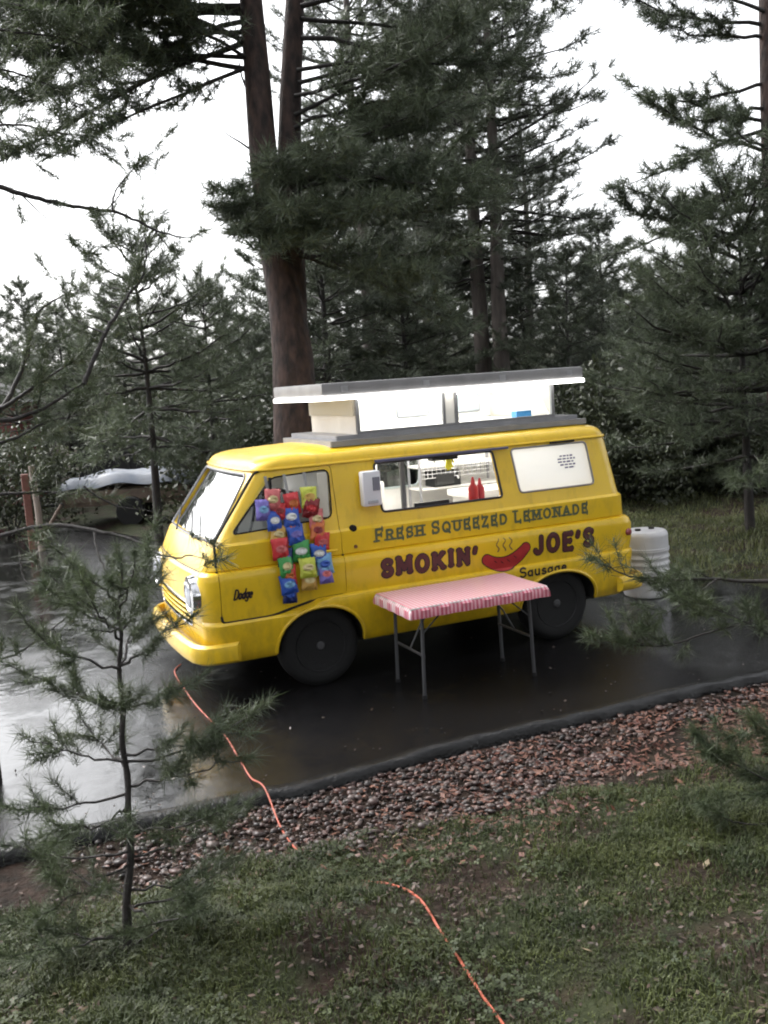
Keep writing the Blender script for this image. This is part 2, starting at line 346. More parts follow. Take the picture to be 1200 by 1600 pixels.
def outline(w, xf, xr, rf, rr, bow=.055, bowr=.03):
    p = []
    for i in range(NS): p.append((xf+rf+(xr-rr-xf-rf)*i/(NS-1), -w))
    for i in range(1, NC+1): t = math.radians(-90+90*i/NC); p.append((xr-rr+rr*math.cos(t), -w+rr+rr*math.sin(t)))
    for i in range(1, NE): p.append((xr, -w+rr+(2*w-2*rr)*i/NE))
    for i in range(0, NC+1): t = math.radians(90*i/NC); p.append((xr-rr+rr*math.cos(t), w-rr+rr*math.sin(t)))
    for i in range(1, NS): p.append((xr-rr-(xr-rr-xf-rf)*i/(NS-1), w))
    for i in range(1, NC+1): t = math.radians(90+90*i/NC); p.append((xf+rf+rf*math.cos(t), w-rf+rf*math.sin(t)))
    for i in range(1, NE): p.append((xf, w-rf-(2*w-2*rf)*i/NE))
    for i in range(0, NC): t = math.radians(180+90*i/NC); p.append((xf+rf+rf*math.cos(t), -w+rf+rf*math.sin(t)))
    out = []
    for x, y in p:
        q = 1-(y/w)**2
        if x <= xf+rf+1e-6: x -= bow*q*min(1, (xf+rf-x)/max(rf, 1e-6)*1.0 if x > xf+1e-6 else 1)
        if x >= xr-rr-1e-6: x += bowr*q*min(1, (x-xr+rr)/max(rr, 1e-6))
        out.append((x, y))
    return out
def shell(zs, off, ztop_arc, crown):
    S = []
    for z in zs:
        i = lambda T: float(np.interp(z, PZ, T))
        S.append((z, outline(i(PW)-off, i(PF)+off, i(PR)-off, i(RF), .13)))
    w0, f0, r0 = np.interp(zs[-1], PZ, PW)-off, np.interp(zs[-1], PZ, PF)+off, np.interp(zs[-1], PZ, PR)-off
    for k in range(1, 7):
        t = k/6*math.pi/2; ins = .11*(1-math.cos(t)); S.append((zs[-1]+ztop_arc*math.sin(t), outline(w0-ins, f0+ins*1.6, r0-ins, .12+.02*k, .13)))
    w1, f1, r1 = w0-.11, f0+.176, r0-.11; xc = (f1+r1)/2
    for s in (.9, .78, .6, .4, .2, .05):
        S.append((zs[-1]+ztop_arc+crown*(1-s*s), outline(w1*s, xc+(f1-xc)*s, xc+(r1-xc)*s, .22*s, .2*s, .055*s, .03*s)))
    return S
def loft(name, S, m, warp=False):
    n = len(S[0][1]); vs = []; 
    for z, o in S:
        for x, y in o:
            zz = z
            if warp and .5 < z < .9:
                zz = z-.085*smooth01((.05-x)/.15)*(1-abs(z-.735)/.235 if z < .735 else 1-(z-.735)/.165)
            vs.append((x, y, float(zz)))
    fs = [(i*n+j, i*n+(j+1) % n, (i+1)*n+(j+1) % n, (i+1)*n+j) for i in range(len(S)-1) for j in range(n)]
    fs += [tuple(range(n))[::-1], tuple((len(S)-1)*n+j for j in range(n))]
    return MB().add(vs, fs).build(name, m)
body = loft('body', shell(PZ, 0, .10, .055), YEL, True)
inner = loft('tmp_inner', shell([.80, .95, 1.05, 1.15, 1.25, 1.36, 1.56, 1.76, 1.79], .045, .075, .04), WHITE)
boolean(body, inner); kill(inner)
def cut(poly, a0, a1, m=YEL, axis='y', op='DIFFERENCE', tgt=None):
    c = MB().prism(poly, a0, a1, axis).build('tmp_cut', m); boolean(tgt or body, c, op); kill(c)
DWIN = rpoly([(-.655, 1.325), (.185, 1.365), (.205, 1.755), (-.285, 1.735)], .06)
SWIN = rpoly([(.625, 1.362), (1.765, 1.362), (1.722, 1.762), (.600, 1.762)], .035)
RWIN = rpoly([(1.945, 1.378), (2.725, 1.378), (2.690, 1.762), (1.905, 1.762)], .04)
FARW = rrect(1.30, 1.80, 1.34, 1.70, .07)
cut(SWIN, -1.2, -.5); cut(RWIN, -1.2, -.5); cut(FARW, .5, 1.2)
WSP = rpoly([(-.80, 1.275), (.80, 1.275), (.69, 1.765), (-.69, 1.765)], .07)
cut(WSP, -1.5, .0, YEL, 'x')
cut(DWIN, -1.2, -.5); cut(DWIN, .5, 1.2)
ROOFHOLE = rrect(.62, 2.48, -.5, .5, .03); cut(ROOFHOLE, 1.7, 2.2, WHITE, 'z')
def circle(cx, cz, r, n=40): return [(cx+r*math.cos(2*math.pi*i/n), cz+r*math.sin(2*math.pi*i/n)) for i in range(n)]
def arch(cx, r):
    h = r-.045 if cx < 1 else r-.075; g = 0 if cx < 1 else .025
    return [(cx-r-g, .2)]+[(cx+(r+g)*math.cos(t), .345+h*math.sin(t)**.9) for t in np.linspace(math.pi, 0, 28)]+[(cx+r+g, .2)]
WB = 2.27; AR = .375
for wx in (0, WB):
    cut(arch(wx, AR), -1.2, -.55, UNDER); cut(arch(wx, AR), .55, 1.2, UNDER)
# slot grille opening in the nose
cut(rrect(-.60, .60, .60, .78, .04), -1.3, -.84, UNDER, 'x')
# near door lifted out of the shell, a real gap round it
DOOR = rpoly([(-.80, .66), (-.80, 1.27), (-.40, 1.79), (.225, 1.79), (.24, .745), (.0, .745), (-.22, .70), (-.40, .66)], .04, 3)
def shrink(poly, d):
    c = np.mean(np.array(poly), 0); P = np.array(poly); o = []
    for i in range(len(P)):
        a, b = P[i]-P[i-1], P[(i+1) % len(P)]-P[i]; t = a/np.linalg.norm(a)+b/np.linalg.norm(b); t /= np.linalg.norm(t)+1e-9; nrm = np.array([-t[1], t[0]])
        if nrm@(c-P[i]) < 0: nrm = -nrm
        o.append(tuple(P[i]+nrm*d))
    return o
door = body.copy(); door.data = body.data.copy(); door.name = 'door'; COL.objects.link(door)
cut(shrink(DOOR, .005), -1.2, -.60, YEL, 'y', 'INTERSECT', door)
cut(DOOR, -1.2, -.60)
for o in (body, door):
    o.parent = VAN; me = o.data
    me.polygons.foreach_set('use_smooth', [True]*len(me.polygons)); me.set_sharp_from_angle(angle=math.radians(28))
door['label'] = 'cab door with chip bags hanging over its open window'
def on_side(poly, off): return [(x, -side_w(z)-off, z) for x, z in poly]
def closed(p): return list(p)+[p[0]]
def dense(poly, d=.05):
    out = []; k = len(poly)
    for i in range(k):
        a, b = np.array(poly[i]), np.array(poly[(i+1) % k]); n = max(1, int(np.linalg.norm(b-a)/d))
        out += [tuple(a+(b-a)*j/n) for j in range(n)]
    return out
MB().tube(closed(on_side(dense(DOOR), -.026)), .011, 6, False).build('door_seal', BLACK, VAN, True)
MB().tube(closed(on_side(dense(DWIN), -.008)), .010, 6, False).build('window_gasket', BLACK, door, True)
MB().tube(closed(on_side(dense(SWIN), .000)), .011, 6, False).build('serving_window_frame', DKGREY, VAN, True)
MB().tube(closed(on_side(dense(RWIN), .000)), .009, 6, False).build('rear_window_gasket', GREYP, VAN, True)
# vent-window divider bar and lower sash
MB().box(-.315, -.295, -.875, -.855, 1.335, 1.74, .004).build('vent_window_bar', BLACK, door)
MB().add([(-.645, -.88, 1.34), (-.305, -.878, 1.345), (-.305, -.822, 1.735), (-.335, -.822, 1.73)], [(0, 1, 2, 3)]).build('vent_window_pane', GLASS, door)
MB().box(.085, .165, -.872, -.862, 1.375, 1.735, .003).build('window_curtain', mat('pale_curtain', (.62, .60, .52), .8), VAN)
# fuel cap, side marker, script badge, door handle
MB().lathe([(.0, -.03), (.024, -.03), (.03, -.022), (.03, .02), (.0, .02)], (.344, -side_w(1.265)+.005, 1.262), 'y', 20).build('fuel_cap', BLACK, VAN, True)
MB().lathe([(.0, -.012), (.014, -.012), (.017, .01), (.0, .01)], (.349, -side_w(1.114), 1.114), 'y', 12).build('fuel_flap_lock', mat('rusty_metal', (.18, .08, .03), .6), VAN, True)
MB().lathe([(.0, -.025), (.02, -.022), (.032, -.008), (.036, .01), (.0, .01)], (3.03, -side_w(.90)-.0, .905), 'y', 16).build('side_marker_lamp', mat('dull_red_lens', (.25, .05, .05), .25), VAN, True)
hd = MB().tube([(.02, -.965, 1.125), (.04, -.99, 1.122), (.15, -.99, 1.118), (.17, -.965, 1.117)], .010, 8).build('handle', YEL, door, True)
# drip rail around the roof
dr = outline(.812, -.41, 2.955, .125, .135)
MB().tube([(x, y, 1.797) for x, y in dr]+[(dr[0][0], dr[0][1], 1.797)], .013, 6, False).build('drip_rail', YEL, VAN, True)
# arch lips
for wx in (0, WB):
    for s in (-1, 1):
        P = [(x, s*(side_w(max(z, .33))-.002), z) for x, z in arch(wx, AR+.004)[1:-1]]
        MB().tube(P, .016, 6).build('arch_lip', YEL, VAN, True)
# windscreen
vs = []; nu, nv = 18, 10
for j in range(nv+1):
    z = 1.265+.51*j/nv; hw = .81-.12*j/nv
    for i in range(nu+1):
        y = -hw+2*hw*i/nu; vs.append((front_x(y, z)+.03, y, z))
MB().add(vs, [(j*(nu+1)+i, j*(nu+1)+i+1, (j+1)*(nu+1)+i+1, (j+1)*(nu+1)+i) for j in range(nv) for i in range(nu)]).build('windscreen', WGLASS, VAN, 'all', False)
MB().tube(closed([(front_x(y, z)-.002, y, z) for y, z in dense(WSP)]), .012, 6, False).build('windscreen_gasket', GREYP, VAN, True)
for yb in (-.32, .30):
    P = [(front_x(yb+.42*t, 1.28+.16*t)-.03, yb+.42*t, 1.27+.16*t) for t in np.linspace(0, 1, 6)]
    MB().tube(P, .008, 6).build('wiper', DKGREY, VAN)
# nose: headlamps, grille bars, bumper
for s in (-1, 1):
    x0 = front_x(s*.70, .86)
    h = MB().lathe([(.0, -.02), (.10, -.03), (.125, -.055), (.155, -.045), (.165, -.01), (.165, .05), (.0, .05)], (x0+.01, s*.70, .865), 'x', 28).build('headlamp', CHROME, VAN, 35)
    MB().lathe([(.0, -.062), (.05, -.058), (.09, -.045), (.098, -.03), (.0, -.03)], (x0+.002, s*.70, .865), 'x', 24).build('lens', mat('headlamp_glass', (.35, .37, .42), .08, spec=.8), h, True)
    P = [(x0-.02, s*(.70)+.08*math.cos(t), .60+.035*math.sin(t)) for t in np.linspace(0, 2*math.pi, 17)]
for zz in (.645, .69, .735):
    P = [(front_x(y, zz)-.004, y, zz) for y in np.linspace(-.585, .585, 13)]
    MB().tube(P, .012, 6).build('grille_bar', YEL, VAN, True)
MB().tube(closed([(front_x(y, z)-.004, y, z) for y, z in dense(rrect(-.60, .60, .60, .78, .04))]), .012, 6, False).build('grille_surround', CHROME, VAN, True)
# crease band wrapping round the nose
P = [(front_x(y, 1.058)-.002, y, 1.056) for y in np.linspace(-.78, .78, 21)]
MB().tube(P, .006, 6).build('nose_trim', DKGREY, VAN, True)
def bumper(xs, sgn, zlo, zhi):
    vs = []; pr = [(0, zlo), (-.035, zlo+.02), (-.05, (zlo+zhi)/2), (-.035, zhi-.02), (0, zhi), (.02, zhi-.006), (.02, zlo+.006)]
    ys_ = [-.955, -.95, -.93, -.89, -.82, -.6, -.3, 0, .3, .6, .82, .89, .93, .95, .955]; bx = [.30, .16, .06, .015, -.015, -.04, -.055, -.06, -.055, -.04, -.015, .015, .06, .16, .30]
    for y, b in zip(ys_, bx):
        for dx, z in pr: vs.append((xs+sgn*(b+dx*(1 if abs(y) < .9 else .6)), y*(1+.0*dx)+(0 if abs(y) < .9 else (1 if y > 0 else -1)*(-dx)*.7), z))
    k = len(pr); fs = [(i*k+j, i*k+(j+1) % k, (i+1)*k+(j+1) % k, (i+1)*k+j) for i in range(len(ys_)-1) for j in range(k)]
    fs += [tuple(range(k)), tuple((len(ys_)-1)*k+j for j in range(k))]
    return MB().add(vs, fs)
bumper(-.985, 1, .345, .505).build('front_bumper', YEL, VAN, 40)
bumper(3.20, -1, .36, .50).build('rear_bumper', YEL, VAN, 40)
# underbody
MB().box(-.7, 2.95, -.55, .55, .22, .33, .02).build('chassis', UNDER, VAN)
for wx in (0, WB): MB().tube([(wx, -.75, .335), (wx, .75, .335)], .05, 8).build('axle', UNDER, VAN)
def wheel(x, s):
    y = s*.79
    e = MB().lathe([(.20, -.09), (.235, -.1), (.285, -.102), (.318, -.088), (.336, -.06), (.336, .06), (.318, .088), (.285, .102), (.235, .1), (.20, .09)], (x, y, .336), 'y', 40).build('wheel', BLACK, VAN, 50)
    o = s
    MB().lathe([(.0, o*.06), (.06, o*.062), (.09, o*.03), (.14, o*.02), (.165, o*.05), (.205, o*.085), (.212, o*.10), (.212, -o*.05), (.0, -o*.05)], (x, y, .336), 'y', 32).build('rim', mat('painted_rim', (.04, .04, .042), .4, metal=.4), e, 35)
    MB().lathe([(.0, o*.10), (.03, o*.098), (.045, o*.08), (.05, o*.05), (.0, o*.05)], (x, y, .336), 'y', 18).build('hub_cap', mat('dull_hub_steel', (.09, .09, .095), .5, metal=.6), e, True)
    for k in range(5):
        t = 2*math.pi*k/5; MB().lathe([(.0, o*.055), (.009, o*.055), (.009, o*.02), (.0, o*.02)], (x+.075*math.cos(t), y, .336+.075*math.sin(t)), 'y', 6).build('lug_nut', CHROME, e)
for x in (0, WB):
    for s in (-1, 1): wheel(x, s)
# cab: seats, wheel, dash, bulkhead
SEAT = mat('dark_vinyl', (.03, .028, .027), .5)
for y in (-.45, .45):
    MB().box(-.25, .2, y-.25, y+.25, .9, 1.05, .04).build('cab_seat', SEAT, VAN, 40)
    MB().box(.12, .24, y-.25, y+.25, 1.03, 1.5, .04).build('seat_back', SEAT, VAN, 40)
t = np.linspace(0, 2*math.pi, 29); MB().tube([(-.42+.07*math.sin(a), -.42+.2*math.cos(a), 1.34+.19*math.sin(a)) for a in t], .012, 6, False).build('steering_wheel', BLACK, VAN, True)
MB().box(-.78, -.60, -.86, .86, 1.10, 1.24, .02).build('dashboard', mat('dash_grey', (.12, .12, .11), .6), VAN)
# ---- interior fittings that belong to the van (white liner is the shell itself)
MB().box(.30, .335, -.72, .82, .82, 1.80).build('bulkhead', WHITE, VAN)
MB().tube(closed([(x, side_w(z)-.02, z) for x, z in dense(FARW)]), .018, 6, False).build('far_window_frame', WHITE, VAN, True)
MB().prism(FARW, .83, .836).build('far_window_pane', GLASS, VAN)
MB().box(.64, 1.74, -.855, -.55, 1.27, 1.30, .006).build('serving_counter', mat('brushed_counter', (.22, .22, .225), .4, metal=.5), VAN)
TUBE = fluor('van_fluorescent', 9)
for y in (-.12, .42):
    MB().tube([(1.0, y, 1.80), (2.6, y, 1.80)], .018, 8).build('interior_tube_light', TUBE, VAN)
# serving-window hinge rail and folded awning edge
MB().box(.60, 1.86, -.865, -.835, 1.772, 1.792, .005).build('awning_rail', mat('blue_grey_rail', (.10, .10, .17), .35), VAN)
MB().box(2.30, 2.56, -.842, -.83, 1.775, 1.793, .004).build('vent_slot', UNDER, VAN)
# rear side window: back-lit white board with a few lines of small print
BOARD = mat('white_translucent_board', (.85, .85, .83), .5, trans=.40)
P = rpoly([(1.948, 1.381), (2.722, 1.381), (2.687, 1.759), (1.908, 1.759)], .04)
bd = MB().add([(x, -side_w(z)+.012, z) for x, z in P], [tuple(range(len(P)))]).build('window_board', BOARD, VAN)
INK = mat('blue_print', (.10, .09, .22), .6)
rl = random.Random(4); mbi = MB()
for k, (xa, xb) in enumerate([(2.40, 2.535), (2.375, 2.56), (2.375, 2.54), (2.395, 2.555), (2.44, 2.545)]):
    z = 1.655-.026*k; x = xa
    while x < xb:
        l = rl.uniform(.018, .05); h = rl.uniform(.012, .015); y = -side_w(z)+.002
        mbi.add([(x, y, z-h/2), (min(x+l, xb), y, z-h/2), (min(x+l, xb), y, z+h/2), (x, y, z+h/2)], [(0, 1, 2, 3)]); x += l+.01
mbi.build('small_print', INK, bd)
# ---- pop-up roof
PU = empty('popup_roof'); PU.parent = VAN
for nm, (a, b, c, d, e) in {'tray': (.30, 2.83, .66, 1.915, 1.962), 'tray_rim': (.37, 2.77, .61, 1.964, 2.0)}.items():
    tr_o = MB().prism(rrect(a, b, -c, c, .02), d, e, 'z').build(nm, GREYP, PU); cut(rrect(.62, 2.48, -.5, .5, .03), 1.8, 2.2, WHITE, 'z', tgt=tr_o)
LX0, LX1, LY, LZ = .25, 2.80, .67, 2.335
lid = MB().box(LX0, LX1, -LY, LY, LZ, LZ+.105, .018).build('lid', mat('aged_grey_lid', (.20, .197, .20), .55, col2=(.27, .266, .27), var=.4, vscale=5, bump=.05), PU, 40)
MB().box(LX0+.02, LX1-.02, -LY+.02, LY-.02, LZ-.012, LZ-.002).build('lid_lining', WHITE, PU)
STRIP = fluor('lid_strip_light', 2.4)
for nm, (a, b, c, d) in {'a': (LX0-.006, LX1+.006, -LY-.012, -LY+.014), 'b': (LX0-.012, LX0+.014, -LY+.02, LY-.02)}.items():
    MB().box(a, b, c, d, LZ-.038, LZ-.004, .004).build('edge_light', STRIP, PU)
bx0, bx1, by = .57, 2.53, .58
PANEL = mat('cream_panel', (.62, .58, .52), .6, col2=(.52, .48, .43), var=.4, vscale=4)
MB().box(bx0, bx0+.02, -by, by, 2.0, LZ-.012).build('front_wall', PANEL, PU)
MB().box(bx0-.012, bx0-.002, -by+.03, by, 2.155, LZ-.02).build('upper_panel', mat('khaki_panel', (.36, .33, .27), .7), PU)
MB().box(bx1-.02, bx1, -by, by, 2.0, LZ-.012).build('rear_wall', PANEL, PU)
fwl = MB().box(bx0, bx1, by-.02, by, 2.0, LZ-.012).build('far_wall', WHITE, PU)
for xa in (1.46, 2.04):
    MB().prism(rrect(xa, xa+.34, 2.07, 2.25, .02), by-.03, by-.022).build('far_pane', mat('frosted_pane', (.36, .40, .42), .3), PU)
    MB().tube(closed([(x, by-.028, z) for x, z in dense(rrect(xa, xa+.34, 2.07, 2.25, .02))]), .010, 5, False).build('far_pane_frame', ALU, PU)
for xx in (bx0+.02, bx1-.04):
    MB().tube([(xx+.02, -by+.05, 2.01), (xx+.02, -by+.30, LZ-.03)], .008, 6).build('lid_strut', CHROME, PU)
for xx in (.45, 1.2, 1.95, 2.65): MB().box(xx-.03, xx+.03, -LY-.006, -LY+.006, LZ+.03, LZ+.075, .003).build('lid_hinge', ALU, PU)
FRM = mat('grey_window_frame', (.2, .2, .21), .45, metal=.3)
for a, b in ((bx0, bx0+.03), (1.385, 1.41), (1.50, 1.535), (bx1-.03, bx1)):
    MB().box(a, b, -by-.012, -by+.02, 2.0, LZ-.012, .004).build('post', FRM, PU)
MB().box(1.41, 1.50, -by-.004, -by+.01, 2.0, LZ-.012).build('mid_panel', WHITE, PU)
MB().box(bx0+.03, bx1-.03, -by-.01, -by+.02, 2.0, 2.025, .004).build('sill', FRM, PU)
MB().add([(bx0+.03, -by+.005, 2.026), (1.385, -by+.005, 2.026), (1.385, -by+.005, LZ-.014), (bx0+.03, -by+.005, LZ-.014)], [(0, 1, 2, 3)]).build('pane', GLASS, PU)
MB().add([(1.535, -by+.005, 2.026), (bx1-.03, -by+.005, 2.026), (bx1-.03, -by+.005, LZ-.014), (1.535, -by+.005, LZ-.014)], [(0, 1, 2, 3)]).build('pane', GLASS, PU)
TUBE2 = fluor('popup_fluorescent', 6)
for y in (-.3, .3): MB().tube([(.75, y, 2.28), (2.35, y, 2.28)], .018, 8).build('tube_light', TUBE2, PU)

# ------------------------------------------------------------------ painted lettering (flat print on the van side)
def arc(cx, cy, rx, ry, a0, a1, n=14): return [(cx+rx*math.cos(math.radians(a0+(a1-a0)*i/n)), cy+ry*math.sin(math.radians(a0+(a1-a0)*i/n))) for i in range(n+1)]
G = {  # letter: (width, strokes) in a unit-high box
 'F': (.62, [[(.1, 0), (.1, 1)], [(.1, 1), (.6, 1)], [(.1, .52), (.5, .52)]]),
 'R': (.72, [[(.1, 0), (.1, 1)], [(.1, 1), (.4, 1)]+arc(.4, .76, .24, .24, 90, -90)+[(.1, .52)], [(.38, .52), (.68, 0)]]),
 'E': (.64, [[(.1, 0), (.1, 1)], [(.1, 1), (.6, 1)], [(.1, .52), (.5, .52)], [(.1, 0), (.62, 0)]]),
 'S': (.66, [arc(.35, .75, .26, .25, 30, 250)+arc(.33, .26, .27, .26, 70, -150)]),
 'H': (.76, [[(.1, 0), (.1, 1)], [(.66, 0), (.66, 1)], [(.1, .5), (.66, .5)]]),
 'Q': (.82, [arc(.41, .5, .35, .5, 0, 360, 28), [(.45, .25), (.74, -.12)]]),
 'U': (.76, [[(.1, 1), (.1, .3)]+arc(.38, .3, .28, .3, 180, 360)+[(.66, 1)]]),
 'Z': (.66, [[(.06, 1), (.6, 1), (.06, 0), (.62, 0)]]),
 'D': (.76, [[(.1, 0), (.1, 1)], [(.1, 1), (.32, 1)]+arc(.32, .5, .36, .5, 90, -90)+[(.1, 0)]]),
 'L': (.6, [[(.1, 1), (.1, 0)], [(.1, 0), (.56, 0)]]),
 'M': (.94, [[(.1, 0), (.1, 1), (.47, .25), (.84, 1), (.84, 0)]]),
 'O': (.82, [arc(.41, .5, .34, .5, 0, 360, 28)]),
 'N': (.78, [[(.1, 0), (.1, 1), (.68, 0), (.68, 1)]]),
 'A': (.78, [[(.06, 0), (.39, 1), (.72, 0)], [(.18, .34), (.6, .34)]]),
 'K': (.76, [[(.1, 0), (.1, 1)], [(.66, 1), (.12, .42)], [(.3, .56), (.7, 0)]]),
 'I': (.3, [[(.15, 0), (.15, 1)]]),
 'J': (.58, [[(.46, 1), (.46, .3)]+arc(.24, .3, .22, .28, 0, -160)]),
 "'": (.24, [[(.14, 1), (.08, .74)]]),
 'a': (.6, [arc(.28, .3, .2, .28, 0, 360, 20), [(.48, .6), (.48, 0)]]),
 'u': (.6, [[(.1, .6), (.1, .22)]+arc(.28, .22, .18, .22, 180, 360)+[(.46, .6), (.48, 0)]]),
 's': (.48, [arc(.25, .45, .16, .14, 40, 260)+arc(.24, .15, .18, .16, 80, -150)]),
 'g': (.6, [arc(.28, .3, .2, .28, 0, 360, 20), [(.48, .6), (.48, -.1)]+arc(.28, -.1, .2, .2, 0, -150)]),
 'e': (.56, [[(.1, .3), (.46, .32)]+arc(.28, .3, .2, .29, 5, 315)]),
 'o': (.56, [arc(.28, .3, .2, .29, 0, 360, 20)]),
 'd': (.6, [arc(.28, .3, .2, .28, 0, 360, 20), [(.48, 1), (.46, 0)]]),
}
SERIF = {'F': [(.1, 0)], 'R': [(.1, 0), (.68, 0)], 'H': [(.1, 0), (.1, 1), (.66, 0), (.66, 1)], 'U': [(.1, 1), (.66, 1)], 'D': [], 'L': [(.1, 1)],
         'M': [(.1, 0), (.84, 0), (.1, 1), (.84, 1)], 'N': [(.1, 0), (.1, 1), (.68, 1)], 'A': [(.06, 0), (.72, 0)], 'K': [(.1, 0), (.1, 1), (.66, 1), (.7, 0)], 'I': [(.15, 0), (.15, 1)]}
VSER = {'F': [(.6, 1), (.5, .52)], 'E': [(.6, 1), (.5, .52), (.62, 0)], 'L': [(.56, 0)], 'Z': [(.06, 1), (.62, 0)], 'S': [(.58, .87), (.1, .13)]}
def sdf_mesh(name, segs, cell, m, parent, off, th):
    """segs: list of ((x,z),(x,z),halfwidth); a flat skin following the van side, the union of thick strokes"""
    A = np.array([s[0] for s in segs]); B = np.array([s[1] for s in segs]); T = np.array([s[2] for s in segs])+th
    x0, z0 = np.minimum(A, B).min(0)-T.max()-2*cell; x1, z1 = np.maximum(A, B).max(0)+T.max()+2*cell
    nx, nz = int((x1-x0)/cell)+2, int((z1-z0)/cell)+2
    X, Z = np.meshgrid(x0+cell*np.arange(nx), z0+cell*np.arange(nz), indexing='ij'); D = np.full(X.shape, 9.)
    for a, b, t in zip(A, B, T):
        i0, i1 = max(0, int((min(a[0], b[0])-t-x0)/cell)-2), int((max(a[0], b[0])+t-x0)/cell)+3
        xs_, zs_ = X[i0:i1], Z[i0:i1]; d = b-a; q = max(d@d, 1e-12)
        u = np.clip(((xs_-a[0])*d[0]+(zs_-a[1])*d[1])/q, 0, 1)
        D[i0:i1] = np.minimum(D[i0:i1], np.hypot(xs_-a[0]-u*d[0], zs_-a[1]-u*d[1])-t)
    ids = {}; vs = []; fs = []
    def vid(key, x, z):
        if key not in ids: ids[key] = len(vs); vs.append((x, -side_w(z)-off, z))
        return ids[key]
    occ = np.argwhere((np.minimum(np.minimum(D[:-1, :-1], D[1:, :-1]), np.minimum(D[:-1, 1:], D[1:, 1:])) < 0))
    for i, j in occ:
        cs = [(i, j), (i+1, j), (i+1, j+1), (i, j+1)]; f = []
        for k in range(4):
            p, q = cs[k], cs[(k+1) % 4]; dp, dq = D[p], D[q]
            if dp < 0: f.append(vid(p, X[p], Z[p]))
            if (dp < 0) != (dq < 0):
                t = dp/(dp-dq); f.append(vid((min(p, q), max(p, q)), X[p]+t*(X[q]-X[p]), Z[p]+t*(Z[q]-Z[p])))
        if len(f) > 2: fs.append(tuple(f))
    return MB().add(vs, fs).build(name, m, parent, False, False)
def text_segs(txt, x, z, h, th, gap=.16, widen=1.0, small=None, serif=0, tot=None, wob=None):
    out = []; pen = 0; rr_ = random.Random(3)
    for ci, c in enumerate(txt):
        if c == ' ': pen += .42*h; continue
        first = (ci == 0 or txt[ci-1] == ' '); hh = h*(1 if (small is None or first) else small)
        w, st = G[c]; dz_ = wob(ci) if wob else 0
        for s in st:
            for a, b in zip(s[:-1], s[1:]): out.append([(pen+a[0]*hh*widen, a[1]*hh+dz_), (pen+b[0]*hh*widen, b[1]*hh+dz_), th])
        if serif:
            for sx, sz in SERIF.get(c, []): out.append([(pen+sx*hh*widen-serif, sz*hh+dz_), (pen+sx*hh*widen+serif, sz*hh+dz_), th*.75])
            for sx, sz in VSER.get(c, []): out.append([(pen+sx*hh*widen, sz*hh-serif*.8+dz_), (pen+sx*hh*widen, sz*hh+serif*.8+dz_), th*.75])
        pen += w*hh*widen+gap*h
    k = tot/pen if tot else 1
    return [((x+a[0]*k, z+a[1]), (x+b[0]*k, z+b[1]), t) for a, b, t in out]
SIGN = empty('painted_sign'); SIGN.parent = VAN
GRNI = mat('faded_green_lettering', (.06, .085, .05), .5, col2=(.12, .13, .06), var=.5, vscale=30)
MARO = mat('maroon_lettering', (.075, .018, .022), .45, col2=(.11, .03, .03), var=.4, vscale=12)
OUTL = mat('dark_outline', (.02, .012, .014), .5)
REDS = mat('sausage_red', (.36, .022, .028), .4, col2=(.45, .04, .035), var=.5, vscale=14)
sg = text_segs('FRESH SQUEEZED LEMONADE', .525, 1.135, .094, .0105, .26, 1.0, .84, .02, 2.11)
sdf_mesh('lettering', sg, .0035, GRNI, SIGN, .003, 0)
for txt, x, tot, zb, hh in (("SMOKIN'", .555, .93, .842, .125), ("JOE'S", 2.02, .66, .835, .14)):
    sg = text_segs(txt, x, zb, hh, .0205, .34, 1.05, None, .012, tot, lambda i: .006*math.sin(i*1.9))
    sdf_mesh('lettering', sg, .004, OUTL, SIGN, .003, .006); sdf_mesh('lettering', sg, .004, MARO, SIGN, .0045, -.002)
sg = text_segs('Sausage', 1.845, .648, .080, .0075, .10, 1.0, None, .0, .50)
sdf_mesh('lettering', sg, .0035, OUTL, SIGN, .004, .001)
# the sausage with three wisps of smoke
cxs = [1.535+.39*t for t in np.linspace(0, 1, 19)]; czs = [.778+.085*abs((t-.45)*2)**2.0+.022*t for t in np.linspace(0, 1, 19)]
sa = [((cxs[i], czs[i]), (cxs[i+1], czs[i+1]), .044+.016*math.sin(math.pi*(i+.5)/18)) for i in range(18)]
sdf_mesh('sausage_emblem', sa, .004, OUTL, SIGN, .003, .006); sdf_mesh('sausage_emblem', sa, .004, REDS, SIGN, .0045, -.002)
for t in (.25, .42, .58, .75):
    i = int(t*18); sdf_mesh('grill_mark', [((cxs[i]-.012, czs[i]+.026), (cxs[i]+.012, czs[i]+.006), .0035)], .003, OUTL, SIGN, .006, 0)
sm = []
for k, x in enumerate((1.645, 1.71, 1.775)):
    P = [(x+.013*math.sin(a*2.1+k), .905+.027*a) for a in np.linspace(0, 4.1, 14)]
    sdf_mesh('smoke_wisp', [(P[i], P[i+1], .0062-.0002*i) for i in range(13)], .003, mat('tan_smoke', (.20, .12, .05), .5), SIGN, .004, 0)
sg = text_segs('Dodge', -.70, .835, .075, .0065, .02, 1.0, None, 0, .15)
sg = [((a[0]+.25*(a[1]-.835), a[1]), (b[0]+.25*(b[1]-.835), b[1]), t) for a, b, t in sg]
sdf_mesh('script_badge', sg, .0025, OUTL, door, .006, 0)

